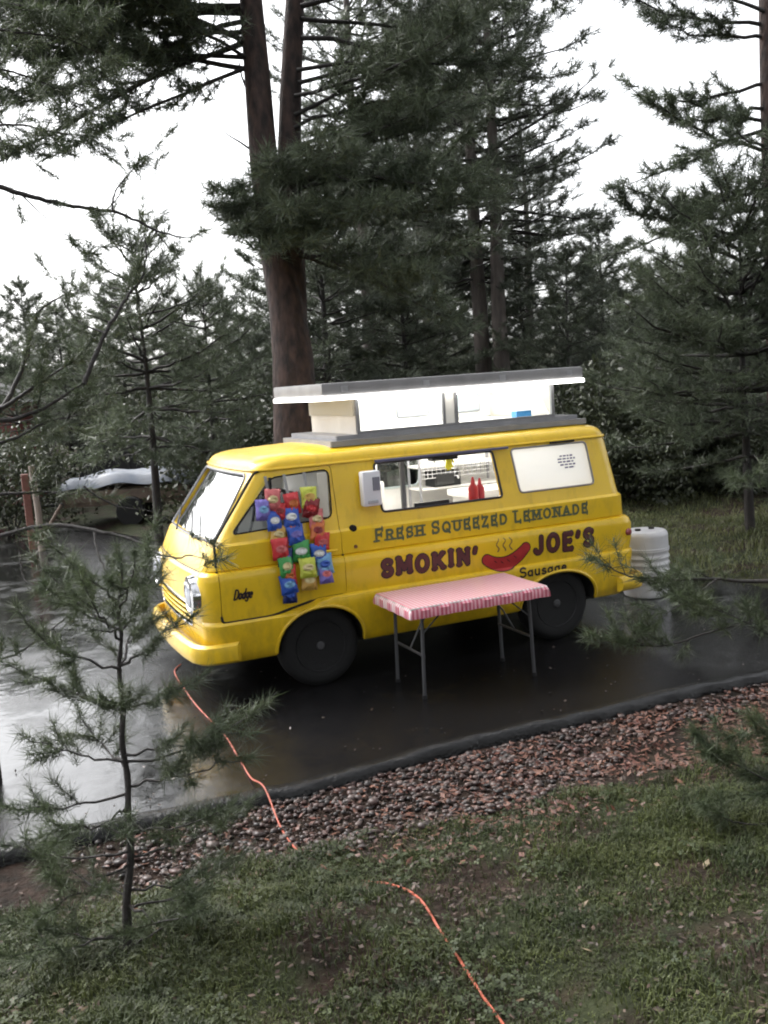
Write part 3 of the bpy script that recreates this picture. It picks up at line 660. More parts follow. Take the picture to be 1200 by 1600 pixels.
# ------------------------------------------------------------------ folding table and cloth
TB = empty('folding_table', (1.03, -1.41, 0)); tag(TB, 'folding table with grey tubular legs standing beside the yellow van', 'table')
TX, TY, TZ = .60, .34, .735
MB().box(-TX, TX, -TY, TY, TZ-.035, TZ, .008).build('tabletop', mat('table_board', (.4, .38, .35), .6), TB)
for s in (-1, 1):
    x = s*.47
    for y in (-.25, .25): MB().tube([(x, y, TZ-.04), (x+s*.01, y, .40), (x+s*.02, y, .012)], .0145, 8).build('leg', LEG, TB, True); MB().lathe([(.0, 0), (.02, 0), (.02, .03), (.0, .03)], (x+s*.02, y, 0), 'z', 10).build('foot', BLACK, TB)
    MB().tube([(x, -.25, .33), (x, .25, .33)], .010, 8).build('crossbar', LEG, TB)
    MB().tube([(x, -.25, TZ-.05), (x, .25, TZ-.05)], .010, 8).build('crossbar', LEG, TB)
    MB().tube([(x, 0, .34), (x-s*.10, 0, .52), (x-s*.26, 0, TZ-.045)], .008, 8).build('brace', LEG, TB)
    MB().tube([(x, -.235, .50), (x-s*.22, -.235, TZ-.045)], .006, 6).build('brace', LEG, TB)
def gingham():
    m = bpy.data.materials.new('red_gingham_vinyl'); m.use_nodes = True; nt = m.node_tree; L = nt.links.new; b = nt.nodes['Principled BSDF']
    tc = nt.nodes.new('ShaderNodeTexCoord'); sp = nt.nodes.new('ShaderNodeSeparateXYZ'); L(tc.outputs['Object'], sp.inputs[0])
    def stripe(o, s):
        a = nt.nodes.new('ShaderNodeMath'); a.operation = 'MULTIPLY'; a.inputs[1].default_value = 1/s; L(o, a.inputs[0])
        f = nt.nodes.new('ShaderNodeMath'); f.operation = 'FRACT'; L(a.outputs[0], f.inputs[0])
        g = nt.nodes.new('ShaderNodeMath'); g.operation = 'GREATER_THAN'; g.inputs[1].default_value = .5; L(f.outputs[0], g.inputs[0]); return g.outputs[0]
    ad = nt.nodes.new('ShaderNodeMath'); L(stripe(sp.outputs['X'], .034), ad.inputs[0]); L(stripe(sp.outputs['Y'], .034), ad.inputs[1])
    z = nt.nodes.new('ShaderNodeMath'); z.operation = 'MULTIPLY'; z.inputs[1].default_value = .5; L(ad.outputs[0], z.inputs[0])
    r = nt.nodes.new('ShaderNodeValToRGB'); r.color_ramp.interpolation = 'CONSTANT'; e = r.color_ramp.elements
    e[0].color = (.72, .68, .68, 1); e[1].position = .4; e[1].color = (.66, .33, .38, 1); q = e.new(.9); q.color = (.50, .10, .15, 1)
    L(z.outputs[0], r.inputs['Fac']); L(r.outputs[0], b.inputs['Base Color']); b.inputs['Roughness'].default_value = .28; return m
vs = []; N, M_ = 48, 28
for i in range(N+1):
    for j in range(M_+1):
        u = -1+2*i/N; v = -1+2*j/M_; x = u*(TX+.045); y = v*(TY+.045); z = TZ+.005+.0012*math.sin(x*9)*math.cos(y*11)
        ox, oy = max(0, abs(x)-TX-.006), max(0, abs(y)-TY-.006); o = max(ox, oy)
        if o > 0:
            z -= min(.085, (ox+oy)*2.2); x = math.copysign(min(abs(x), TX+.012+.004*math.sin(y*40)), x); y = math.copysign(min(abs(y), TY+.012+.005*math.sin(x*35)), y)
        vs.append((x, y, z))
fs = [(i*(M_+1)+j, (i+1)*(M_+1)+j, (i+1)*(M_+1)+j+1, i*(M_+1)+j+1) for i in range(N) for j in range(M_)]
cl = MB().add(vs, fs).build('tablecloth', gingham(), None, True); cl.location = (1.03, -1.41, 0)
tag(cl, 'red and white gingham plastic cloth fitted over the folding table', 'tablecloth')

# ------------------------------------------------------------------ chip bags in three hanging strips
def bag_mesh(seed, w=.135, h=.165):
    r = np.random.default_rng(seed); nu, nv = 10, 12; vs = []
    for side in (-1, 1):
        for j in range(nv+1):
            for i in range(nu+1):
                u, v = -1+2*i/nu, -1+2*j/nv
                puff = max(0, (1-abs(v)**2.6))*max(0, 1-abs(u)**3)
                x = u*w/2*(1-.10*(1-v*v)*abs(u)); z = v*h/2*(1-.03*u*u)
                if abs(v) > .99: z += .004*(i % 2)*v
                y = side*(.001+.028*puff**.7)+.006*r.normal()*puff+(.004*math.sin(u*14) if abs(v) > .8 else 0)
                vs.append((x, y, z))
    n = (nu+1)*(nv+1); fs = []
    for s in (0, n):
        fs += [(s+j*(nu+1)+i, s+j*(nu+1)+i+1, s+(j+1)*(nu+1)+i+1, s+(j+1)*(nu+1)+i) for j in range(nv) for i in range(nu)]
    me = bpy.data.meshes.new('chip_bag'); me.from_pydata(vs, [], fs); return me
def bag_mat(c1, c2):
    nm = 'foil_%d_%d' % (int(sum(c1)*1e4), int((c2[0]*7+c2[1]*3+c2[2])*1e4))
    if nm in MATS: return MATS[nm]
    m = mat(nm, c1, .28, metal=.15); nt = m.node_tree; b = nt.nodes['Principled BSDF']; L = nt.links.new
    tc = nt.nodes.new('ShaderNodeTexCoord'); mp = nt.nodes.new('ShaderNodeMapping'); mp.inputs['Scale'].default_value = (17, 1, 24); mp.inputs['Rotation'].default_value = (0, .35, 0)
    L(tc.outputs['Object'], mp.inputs[0]); ln = nt.nodes.new('ShaderNodeVectorMath'); ln.operation = 'LENGTH'; L(mp.outputs[0], ln.inputs[0])
    r = nt.nodes.new('ShaderNodeValToRGB'); e = r.color_ramp.elements; e[0].position = .62; e[0].color = (*c2, 1); e[1].position = .78; e[1].color = (*c1, 1)
    L(ln.outputs['Value'], r.inputs[0]); L(r.outputs[0], b.inputs['Base Color']); return m
RED, BLU, NAVY, GRN, GOLD, LIME, CREAM, PINK, PURP, LBLU, ORNG, DRED, WHT = (.5, .03, .035), (.03, .09, .42), (.015, .025, .12), (.05, .28, .07), (.5, .3, .07), (.46, .5, .06), (.6, .5, .26), (.5, .12, .12), (.16, .13, .42), (.16, .34, .55), (.5, .13, .03), (.2, .015, .02), (.7, .7, .68)
BAGS = [  # strip, pixel, main, second, size, label
 (0, 426, 781, PINK, CREAM, 1, 'pinkish red chip bag, topmost of the strip nearest the windscreen'),
 (0, 411, 797, PURP, LBLU, .95, 'violet blue chip bag sticking out towards the windscreen'),
 (0, 437, 799, RED, DRED, .8, 'small red chip bag tucked behind the violet bag'),
 (0, 428, 814, BLU, WHT, 1, 'blue chip bag with pale centre at the lower edge of the cab window, front strip'),
 (0, 435, 835, GOLD, CREAM, .95, 'tan gold chip bag just below the cab window, front strip'),
 (0, 438, 858, RED, PINK, 1.05, 'bright red chip bag in the middle of the front strip'),
 (0, 446, 871, NAVY, PURP, .9, 'navy chip bag half under the bright red bag of the front strip'),
 (0, 447, 885, GRN, CREAM, 1, 'green chip bag low on the front strip'),
 (0, 451, 899, RED, ORNG, .95, 'orange red chip bag between green and blue bags, front strip'),
 (0, 451, 913, BLU, LBLU, 1, 'blue chip bag second from the bottom of the front strip'),
 (0, 453, 928, NAVY, BLU, .85, 'dark navy chip bag at the very bottom of the front strip'),
 (1, 457, 787, RED, ORNG, 1.05, 'red chip bag, topmost of the middle strip'),
 (1, 455, 808, BLU, WHT, 1, 'blue chip bag with white centre below the top red one, middle strip'),
 (1, 458, 822, DRED, ORNG, .9, 'dark red chip bag between two blue bags of the middle strip'),
 (1, 462, 835, BLU, PURP, 1, 'blue chip bag just below the cab window, middle strip'),
 (1, 470, 861, GRN, WHT, 1.05, 'green and white chip bag in the middle strip'),
 (1, 481, 887, LIME, CREAM, 1, 'yellow green chip bag second from the bottom of the middle strip'),
 (1, 483, 906, GOLD, CREAM, 1, 'cream and gold chip bag at the bottom of the middle strip'),
 (2, 483, 777, LIME, GOLD, 1.1, 'lime yellow chip bag, topmost of the strip nearest the serving window'),
 (2, 486, 794, DRED, RED, .95, 'dark red chip bag under the lime one, rear strip'),
 (2, 494, 811, PINK, CREAM, 1.05, 'dusty pink chip bag by the window post, rear strip'),
 (2, 496, 829, ORNG, DRED, .95, 'orange brown chip bag just below the cab window, rear strip'),
 (2, 503, 847, RED, PINK, 1, 'red and pink chip bag in the middle of the rear strip'),
 (2, 498, 864, BLU, WHT, 1, 'blue and white chip bag in the middle of the rear strip'),
 (2, 507, 881, LBLU, BLU, 1, 'light blue chip bag second from the bottom of the rear strip'),
 (2, 509, 897, PURP, PINK, .9, 'purple chip bag at the bottom of the rear strip'),
]
BM = [bag_mesh(s) for s in range(4)]; strips = {0: [], 1: [], 2: []}; rb = random.Random(8); rank = {0: 0, 1: 0, 2: 0}
for k, (s, px, py, c1, c2, sz, lab) in enumerate(BAGS):
    q = onY(px, py, -.99); me = BM[k % 4].copy(); z = q[2]
    off = .045 + (.012 if rank[s] % 2 else 0); rank[s] += 1
    o = link('chip_bag', me, bag_mat(c1, c2), None, True)
    q = onY(px, py, -side_w(z)-off); o.location = q; o.scale = (sz*rb.uniform(.95, 1.12), 1, sz*rb.uniform(.92, 1.05))
    o.rotation_euler = (math.radians(-9+rb.uniform(-8, 8)), rb.uniform(-.14, .14)+.04, rb.uniform(-.15, .15))
    tag(o, lab, 'chip bag', 'bags of chips hung on the cab door'); strips[s].append(q)
CLIP = mat('clear_grey_strip', (.3, .3, .3), .3)
for s, nm in ((0, 'grey hanging strip holding the chip bags nearest the windscreen'), (1, 'grey hanging strip holding the middle column of chip bags'), (2, 'grey hanging strip holding the chip bags nearest the serving window')):
    Q = strips[s]; mb = MB(); P = [(Q[0][0]-.005, -side_w(1.75)+.0, 1.75)]+[(q[0], -side_w(q[2])-.012, q[2]) for q in sorted(Q, key=lambda a: -a[2])]
    zs_ = np.linspace(1.75, P[-1][2]-.05, 24); pz = [p[2] for p in P][::-1]; pxs = [p[0] for p in P][::-1]
    cen = np.polyfit([p[2] for p in P], [p[0] for p in P], 1)
    vs = []
    for z in zs_:
        x = np.polyval(cen, z)
        for dx, dy in ((-.012, 0), (.012, 0), (.012, -.003), (-.012, -.003)): vs.append((x+dx, -side_w(z)-.012+dy, z))
    fs = [(i*4+j, i*4+(j+1) % 4, (i+1)*4+(j+1) % 4, (i+1)*4+j) for i in range(23) for j in range(4)]+[(0, 1, 2, 3), (92, 93, 94, 95)]
    tag(mb.add(vs, fs).build('bag_strip', CLIP), nm, 'strip', 'bag strips')

# ------------------------------------------------------------------ things on and in the van
dp = empty('dispenser', (.52, -.905, 1.43)); tag(dp, 'white plastic dispenser with grey window hung left of the serving window', 'dispenser')
MB().box(-.085, .075, -.06, .03, 0, .285, .018).build('case', mat('pale_plastic', (.72, .72, .76), .35), dp, 40)
MB().box(-.0, .062, -.066, -.058, .125, .235, .003).build('window', mat('smoke_window', (.22, .22, .26), .2), dp)
MB().box(-.05, .04, -.068, -.05, .02, .05, .006).build('slot', mat('slot_grey', (.4, .4, .43), .4), dp)
FR = empty('fridge', (.80, .45, .80)); tag(FR, 'white fridge standing against the bulkhead inside the van', 'fridge')
MB().box(-.42, .30, -.30, .36, .0, .70, .02).build('cabinet', WHITE, FR, 40); MB().box(-.40, .28, -.325, -.302, .03, .68, .01).build('door', WHITE, FR, 40)
MB().box(.20, .225, -.36, -.325, .3, .5, .006).build('handle', CHROME, FR)
SH = empty('shelf_unit', (2.05, .52, .80)); tag(SH, 'pale metal shelf unit with a wire rack along the far side inside the van', 'shelf')
for z in (.30, .52, .74): MB().box(-.42, .52, -.02, .26, z, z+.022, .003).build('shelf', WHITE, SH)
for x in (-.42, .50):
    for y in (-.02, .24): MB().box(x, x+.02, y, y+.02, 0, .86).build('upright', ALU, SH)
wr = MB()
for x in np.arange(-.38, .5, .05): wr.tube([(x, -.03, .64), (x, -.03, .76)], .004, 5)
for z in (.64, .68, .72, .76): wr.tube([(-.40, -.03, z), (.50, -.03, z)], .004, 5)
wr.build('wire_rack', CHROME, SH)
def bottle(x, y, z, c, lab, nm='sauce_bottle', h=.2, r=.035):
    e = empty(nm, (x, y, z)); tag(e, lab, 'bottle')
    MB().lathe([(.0, 0), (r*.95, 0), (r, .01), (r, h*.6), (r*.45, h*.75), (r*.4, h*.8), (.0, h*.8)], (0, 0, 0), 'z', 16).build('bottle_body', mat(nm+lab[:5], c, .3), e, True)
    MB().lathe([(.0, h*.8), (r*.45, h*.8), (r*.2, h), (.0, h)], (0, 0, 0), 'z', 12).build('cap', mat(nm+'cap'+lab[:5], tuple(min(1, q*1.2+.02) for q in c), .4), e, True)
bottle(1.60, -.66, 1.30, (.5, .02, .02), 'red squeeze bottle standing at the rear end of the serving counter', h=.24, r=.045)
bottle(1.69, -.62, 1.30, (.42, .02, .03), 'darker red squeeze bottle beside the window post on the serving counter', h=.22, r=.04)
CT = MB().box(1.85, 2.85, -.10, .35, 1.27, 1.33, .006).box(1.90, 2.80, -.06, .33, .80, 1.27).build('rear_counter', WHITE); tag(CT, 'white counter in the rear of the van holding bottles and urn', 'counter')
GD = empty('griddle', (1.22, -.70, 1.30)); tag(GD, 'black griddle tray on the serving counter', 'griddle')
MB().box(-.17, .17, -.10, .12, 0, .03, .008).build('pan', BLACK, GD); MB().box(-.17, .17, .10, .12, .03, .06, .004).build('splash_back', DKGREY, GD)
for sx in (-1, 1): MB().tube([(sx*.17, -.05, .02), (sx*.205, -.05, .035), (sx*.205, .05, .035), (sx*.17, .05, .02)], .006, 6).build('handle', DKGREY, GD)
PS = MB().box(.985, 1.025, -.50, -.46, .80, 1.80, .006).build('interior_post', mat('grey_post', (.16, .16, .17), .5), VAN)
U = empty('drink_urn', (2.50, .0, 1.33)); tag(U, 'steel drink urn on the rear counter inside the van', 'urn')
MB().lathe([(.0, 0), (.09, 0), (.095, .02), (.095, .24), (.08, .27), (.03, .285), (.0, .29)], (0, 0, 0), 'z', 24).build('tank', CHROME, U, True)
MB().tube([(0, -.09, .05), (0, -.13, .05), (0, -.135, .03)], .008, 6).build('tap', BLACK, U)
MB().lathe([(.0, .285), (.018, .285), (.02, .31), (.0, .315)], (0, 0, 0), 'z', 12).build('lid_knob', BLACK, U)
mw = empty('toaster_oven', (1.94, .55, 1.343)); tag(mw, 'small black oven on the wire shelf unit inside the van', 'oven')
MB().box(-.15, .15, -.06, .16, .0, .15, .01).build('case', BLACK, mw); MB().box(-.13, .07, -.066, -.058, .02, .13, .003).build('glass_door', mat('oven_glass', (.02, .02, .02), .1), mw); MB().lathe([(.0, -.08), (.015, -.08), (.015, -.06), (.0, -.06)], (.11, 0, .08), 'y', 12).build('knob', CHROME, mw)
gl = empty('glove', (1.56, -.30, 1.70)); tag(gl, 'yellow rubber glove hanging below the ceiling inside the serving window', 'glove')
MB().box(-.03, .03, -.012, .012, -.06, .0, .01).tube([(-.025, 0, -.05), (-.03, 0, -.10)], .009, 6).tube([(-.008, 0, -.05), (-.01, 0, -.115)], .009, 6).tube([(.01, 0, -.05), (.012, 0, -.11)], .009, 6).tube([(.026, 0, -.05), (.032, 0, -.095)], .008, 6).tube([(.028, 0, -.02), (.055, 0, -.05)], .009, 6).build('glove_body', mat('yellow_rubber', (.75, .7, .03), .45), gl, True)
rk = empty('ceiling_rack', (1.46, -.36, 1.72)); tag(rk, 'black rack fixed under the ceiling behind the serving window', 'rack')
MB().box(-.12, .14, -.05, .05, -.03, .02, .006).build('bracket', BLACK, rk)
for x in (-.08, .02, .10): MB().tube([(x, 0, -.03), (x, -.02, -.06), (x, 0, -.07)], .005, 6).build('hook', CHROME, rk)
bx = empty('roll_box', (2.30, -.40, 2.0)); tag(bx, 'small blue box at the rear end of the pop-up roof window', 'box')
MB().box(-.09, .07, -.05, .05, .0, .07, .006).build('carton', mat('sky_blue_card', (.05, .25, .55), .5), bx); MB().box(-.085, .065, -.045, .045, .07, .074).build('lid', mat('pale_card', (.5, .6, .7), .5), bx)

# white drum behind the van
DR = empty('plastic_drum', (3.98, .02, 0)); DR.scale = (.88, .88, .83); tag(DR, 'white plastic drum standing on the ground behind the rear of the van', 'drum')
pf = [(.0, 0), (.24, 0), (.265, .02)]
for z in np.linspace(.05, .78, 44): pf.append((.268+.008*math.cos(z*2*math.pi/.085)*(.25 < z < .6)+.006*math.sin(z*4), z))
pf += [(.262, .81), (.24, .835), (.20, .842), (.0, .84)]
MB().lathe(pf, (0, 0, 0), 'z', 40).build('drum_body', mat('white_polythene', (.66, .66, .68), .35, col2=(.55, .55, .58), var=.4, vscale=6, trans=.15), DR, 35)
for x in (-.1, .1): MB().lathe([(.0, .84), (.035, .84), (.035, .862), (.0, .862)], (x, 0, 0), 'z', 14).build('bung', BLACK, DR)
MB().lathe([(.268, .60), (.281, .605), (.281, .625), (.268, .63)], (0, 0, 0), 'z', 40).build('rolling_hoop', mat('white_polythene', (0, 0, 0)), DR, True)

# ------------------------------------------------------------------ orange extension cord
def on_ground(px, py):
    d = FW+RT*(px-600)/FPX-UP*(py-800)/FPX; t = 2.0
    for _ in range(4000):
        p = CAM+d*t; g = max(float(gz(p[0], p[1])), 0.0 if p[1] > KERB_Y+.08 else (.045 if p[1] > KERB_Y-.1 else -9))
        if p[2] <= g: break
        t += .004
    return np.array([p[0], p[1], g+.012])
cp = [on_ground(*q) for q in ((283, 1040), (273, 1052), (288, 1078), (310, 1108), (350, 1150), (372, 1185), (392, 1218), (415, 1252), (440, 1298), (470, 1338))]
mid = [on_ground(*q) for q in ((500, 1352), (555, 1372))]
for m_ in mid: m_[2] -= .02
cp += mid+[on_ground(*q) for q in ((612, 1386), (655, 1408), (690, 1462), (722, 1510), (755, 1562), (790, 1612), (830, 1680), (870, 1760))]
cp = np.array(cp); tt = np.arange(len(cp)); fin = np.linspace(0, len(cp)-1, 240)
def cat(tq, P):
    i = int(min(max(math.floor(tq), 0), len(P)-2)); u = tq-i; a, b, c, d = P[max(i-1, 0)], P[i], P[i+1], P[min(i+2, len(P)-1)]
    return .5*((2*b)+(c-a)*u+(2*a-5*b+4*c-d)*u*u+(3*b-a-3*c+d)*u**3)
CP = np.array([cat(q, cp) for q in fin])
ec = MB().tube(CP, .0055, 8).build('extension_cord', CORD, None, True); tag(ec, 'orange extension cord running from the lawn across the wet driveway', 'cord')

# ------------------------------------------------------------------ vegetation
def unit(v): return v/(np.linalg.norm(v, axis=-1, keepdims=True)+1e-9)
class Pine:
    def __init__(s, seed, nlen=.13, nwid=.006, nn=26, spread=.9):
        s.r = np.random.default_rng(seed); s.P = []; s.D = []; s.S = []; s.limb = MB(); s.nlen, s.nwid, s.nn, s.spread = nlen, nwid, nn, spread
    def tuft(s, p, d, sz=1.): s.P.append(p); s.D.append(d); s.S.append(sz)
    def twig(s, p, d, l, rad, step, up=.35):
        r = s.r; d = unit(np.asarray(d, float)); e = unit(d+np.array([0, 0, up])+r.normal(0, .15, 3)); m = p+d*l*.5; q = m+e*l*.5
        s.limb.tube([p, m, q], [rad, rad*.7, rad*.35], 3, False)
        n = max(1, int(l/step))
        for k in range(n):
            t = .25+.75*(k+r.random()*.6)/n; t = min(t, 1); b = p+(m-p)*min(1, t*2) if t < .5 else m+(q-m)*(t*2-1)
            s.tuft(b, unit((d if t < .5 else e)+r.normal(0, .35, 3)), r.uniform(.75, 1.1))
        s.tuft(q, e, 1.1)
    def bough(s, p0, az, el, L, rad, droop=.25, up=.25, dens=7., start=.22, step=.16, tw=.36, sides=5):
        r = s.r; dh = np.array([math.cos(az), math.sin(az), 0]); sd = np.array([-dh[1], dh[0], 0]); bend = r.normal(0, .14)
        S = np.linspace(0, 1, 9)
        C = np.array([p0+dh*L*t*math.cos(el)+sd*L*bend*t*t+np.array([0, 0, L*(t*math.sin(el)-droop*t*t+up*t**3)]) for t in S])
        C[1:-1] += r.normal(0, .012*L**.5, (7, 3))
        s.limb.tube(C, rad*(1-.85*S)+.002, sides, False)
        for k in range(max(3, int(L*dens))):
            t = start+(1-start)*r.random()**.85; i = min(int(t*8), 7); u = t*8-i; p = C[i]+(C[i+1]-C[i])*u; tg = unit(C[i+1]-C[i])
            sg = 1 if k % 2 else -1; a = math.radians(r.uniform(30, 75)); l = L*tw*(1-.72*t)*r.uniform(.55, 1.15)+.10
            d = tg*math.cos(a)+sd*sg*math.sin(a)+np.array([0, 0, r.uniform(-.15, .4)]); s.twig(p, d, l, max(.003, rad*.3*(1-.7*t)), step)
        s.twig(C[-1], tg, .15+.06*L, .004, step)
    def needles(s):
        r = s.r; P = np.array(s.P); D = unit(np.array(s.D)); S = np.array(s.S); n = len(P); K = s.nn
        P = np.repeat(P, K, 0); D = np.repeat(D, K, 0); S = np.repeat(S, K)
        nd = unit(D*.62+r.normal(0, s.spread*.55, (n*K, 3))); ln = s.nlen*S*r.uniform(.6, 1.15, n*K)
        b = P-D*(s.nlen*r.random(n*K)*.75)[:, None]+r.normal(0, s.nlen*.06, (n*K, 3)); tip = b+nd*ln[:, None]; tip[:, 2] -= ln*.12*r.random(n*K)
        w = unit(np.cross(nd, r.normal(0, 1, (n*K, 3))))*(s.nwid*.5)
        return np.stack([b-w, b+w, tip], 1)
def pine_trunk(pts, rad, n=10): return MB().tube(pts, rad, n)
def tree_from(name, pine, trunk_mb, loc, needle, bark, label, cat='pine tree', group=None, rz=0):
    e = empty(name, loc, rz); trunk_mb.build('trunk', bark, e, True)
    if pine.limb.v: pine.limb.build('limbs', BARK2, e, 'all', False)
    tri_mesh('crown', pine.needles(), needle, e); tag(e, label, cat, group); return e
def copy_tree(src, loc, rz, sc_, label, group=None):
    c = src.copy(); COL.objects.link(c); c.location = loc; c.rotation_euler = (0, 0, rz); c.scale = sc_; c['label'] = label
    if group: c['group'] = group
    for ch in src.children: q = ch.copy(); COL.objects.link(q); q.parent = c
    return c
def std_pine(seed, H, base, R, whorls, per, nl, nw, nn, dens, step, lean=(0, 0), trad=None, shape=.55):
    p = Pine(seed, nl, nw, nn); r = p.r; trad = trad or H*.016
    tz = np.linspace(-.3, H, 12); tp = np.array([(lean[0]*z+.04*math.sin(z*.9+seed), lean[1]*z+.04*math.cos(z*.7+seed), z) for z in tz]); tr = trad*(1-np.clip(tz/H, 0, 1)*.93)
    def tc(z): return np.array([np.interp(z, tz, tp[:, k]) for k in range(3)])
    for w in range(whorls):
        z = base+(H-base)*((w+r.uniform(-.3, .3))/whorls); t = max(0., (z-base)/(H-base)); prof = (1-t)**shape*min(1, .55+t*2.2)
        for k in range(per):
            if r.random() < .12: continue
            az = 2*math.pi*(k+r.random())/per+w*.7; L = R*prof*r.uniform(.55, 1.15)+.25
            p.bough(tc(z), az, math.radians(-8+48*t+r.normal(0, 8)), L, .012*L+.008, .22*(1-t), .22, dens, .18, step, sides=4)
    p.twig(tc(H-.1), (0, 0, 1), .4, .01, step)
    return p, pine_trunk(tp, tr)
def gl_(x, y): return (x, y, float(gz(x, y))-.02)
def pos(px, D):                 # foot of a tree seen in column px, D metres ahead
    d = FW+RT*(px-600)/FPX-UP*(690-800)/FPX; p = CAM+d*D; return gl_(p[0], p[1])

# --- the big twin-stemmed pine behind the van
def big_pine():
    b = Pine(21, .21, .013, 26, 1.0); r = b.r; base = np.array(pos(462, 12.6))
    def P(px, py): return at(px, py, 12.6)-base
    A = np.array([(0, 0, -.2), P(463, 690), P(458, 560), P(448, 480), P(428, 380), P(412, 250), P(402, 120), P(392, 0), P(380, -150), P(370, -300)])
    B = np.array([P(463, 600), P(462, 540), P(462, 470), P(460, 380), P(458, 260), P(462, 140), P(470, 0), P(476, -140), P(480, -260)]); B[:, 1] += np.linspace(.0, .35, 9)
    tm = MB().tube(A, [.33, .30, .27, .235, .20, .185, .17, .15, .11, .06], 14).tube(B, [.16, .17, .18, .175, .165, .15, .13, .09, .05], 12)
    def sp(px, py, az, el, L, dr=.25, up=.2, dens=8.5, st=.14): b.bough(P(px, py), math.radians(az), math.radians(el), L, .012+.007*L, dr, up, dens, st, .2, .34)
    # az measured in the picture: 0 = picture right, 180 = picture left, -90 = toward the viewer
    yawd = -math.degrees(YAW)
    def q(px, py, az, el, L, **k): sp(px, py, az+yawd, el, L, **k)
    for px, py, az, el, L in [(400, 110, 178, 2, 3.6), (398, 60, 190, 5, 4.2), (396, 20, 172, 6, 4.6), (390, -30, 184, 8, 4.4), (385, -80, 176, 6, 4.8), (380, -140, 200, 6, 4.6), (396, 70, 215, 4, 3.8), (392, 0, 228, 2, 4.2), (388, -50, 160, 6, 4.4), (385, -110, 214, 4, 5.0), (376, -200, 186, 4, 5.0), (392, -20, 195, -2, 5.0),
                              (470, 60, 5, 6, 3.2), (470, 10, -12, 8, 3.4), (474, -50, 8, 6, 3.6), (476, -110, -20, 4, 3.8), (470, 30, 25, 5, 3.0), (472, -20, -45, 4, 3.2), (478, -170, 0, 2, 4.0), (472, -90, -70, 0, 3.4), (474, -140, -110, 0, 3.6), (390, -120, -120, 0, 3.6), (464, 110, -15, 2, 2.6), (466, 130, 15, 0, 2.6),
                              (458, 300, -20, 4, 2.3), (458, 280, 5, 2, 2.5), (456, 330, -45, 0, 2.0), (455, 320, -70, 4, 1.7), (458, 260, -5, 8, 2.2), (450, 350, -95, 2, 1.4), (446, 350, -130, 2, 1.2), (456, 370, 0, -4, 2.4), (455, 390, -30, -6, 2.1), (460, 230, 12, 10, 2.4), (459, 240, -35, 6, 2.2), (440, 300, 200, 4, .7), (425, 340, 185, 0, .6), (456, 345, 20, -2, 2.6), (454, 400, -12, -8, 2.0), (460, 200, -8, 6, 2.2), (455, 310, -55, 6, 2.1), (430, 290, -100, 0, .9), (432, 320, -120, -4, 1.0), (425, 260, -80, 4, .9), (436, 350, -75, -8, 1.1), (440, 375, -100, -10, .9), (458, 290, -80, 2, 1.5), (459, 250, -60, 4, 1.6), (418, 280, 170, 4, .7), (440, 330, -150, 0, .8), (458, 350, -62, -6, 1.9), (458, 325, -28, 0, 2.6), (459, 270, -25, 2, 2.6), (456, 385, 10, -8, 2.5), (460, 180, 8, 4, 2.5), (461, 150, -30, 2, 2.4), (458, 365, -85, -6, 1.3),
                              (396, 90, 182, 0, 3.0), (394, 30, 200, 2, 3.4), (398, 100, 200, -2, 2.6), (396, 50, 170, 2, 3.0), (390, -10, 208, 0, 3.6), (386, -60, 196, 2, 4.2), (399, 95, 225, 0, 2.2), (392, 10, 182, 4, 5.2), (390, -40, 190, -4, 5.4)]:
        q(px, py, az+r.normal(0, 6), el+r.normal(0, 10), L, dens=12, dr=r.uniform(.12, .38), up=r.uniform(.1, .35))
    # dead twigs on the left of the stem
    for pts in ([(398, 238), (375, 222), (358, 212), (340, 196)], [(384, 135), (378, 120), (373, 95)]):
        b.limb.tube([P(*z) for z in pts], [.018, .013, .009, .004][:len(pts)], 5, False)
    return tree_from('pine_tree', b, tm, base, NEED, BARK, 'tall twin-stemmed pine rising right behind the yellow van')
BIG = big_pine()

# --- standard pines: a few kinds, copied
p, t = std_pine(31, 15.5, 4.6, 3.0, 22, 6, .26, .018, 20, 4.6, .34, shape=.6); KA = tree_from('pine_tree', p, t, pos(760, 24), NEEDD, BARKG, 'tall pine with bare lower trunk, left of the close pair', 'pine tree')
p, t = std_pine(33, 15.0, 5.2, 3.2, 22, 6, .26, .018, 20, 4.6, .34, (.01, 0), shape=.55); KB = tree_from('pine_tree', p, t, pos(789, 23.6), NEEDD, BARKG, 'tall pine with bare lower trunk, right of the close pair', 'pine tree')
p, t = std_pine(35, 8.0, .9, 2.4, 20, 6, .26, .022, 20, 6.0, .30, shape=.7); KC = tree_from('pine_tree', p, t, pos(948, 27), NEEDD, BARK2, 'mid-sized dark pine just right of the tall close pair', 'pine tree', 'background pines')
p, t = std_pine(37, 4.9, 1.7, 1.5, 14, 5, .18, .012, 22, 7.0, .22, shape=.6); KD = tree_from('pine_tree', p, t, pos(236, 14.6), NEED, BARK2, 'young open pine standing against the sky left of the van', 'pine tree')
copy_tree(KA, pos(588, 22.5), 2.1, (.9, .9, .92), 'tall pine half hidden behind the big twin-stemmed pine')
copy_tree(KB, pos(680, 28), 1.1, (1, 1, 1.02), 'tall pine between the twin-stemmed pine and the close pair')
KC.scale = (.85, .85, .74)
copy_tree(KA, pos(838, 31), 4.0, (.8, .8, .66), 'lower pine peeping out right behind the close pair')
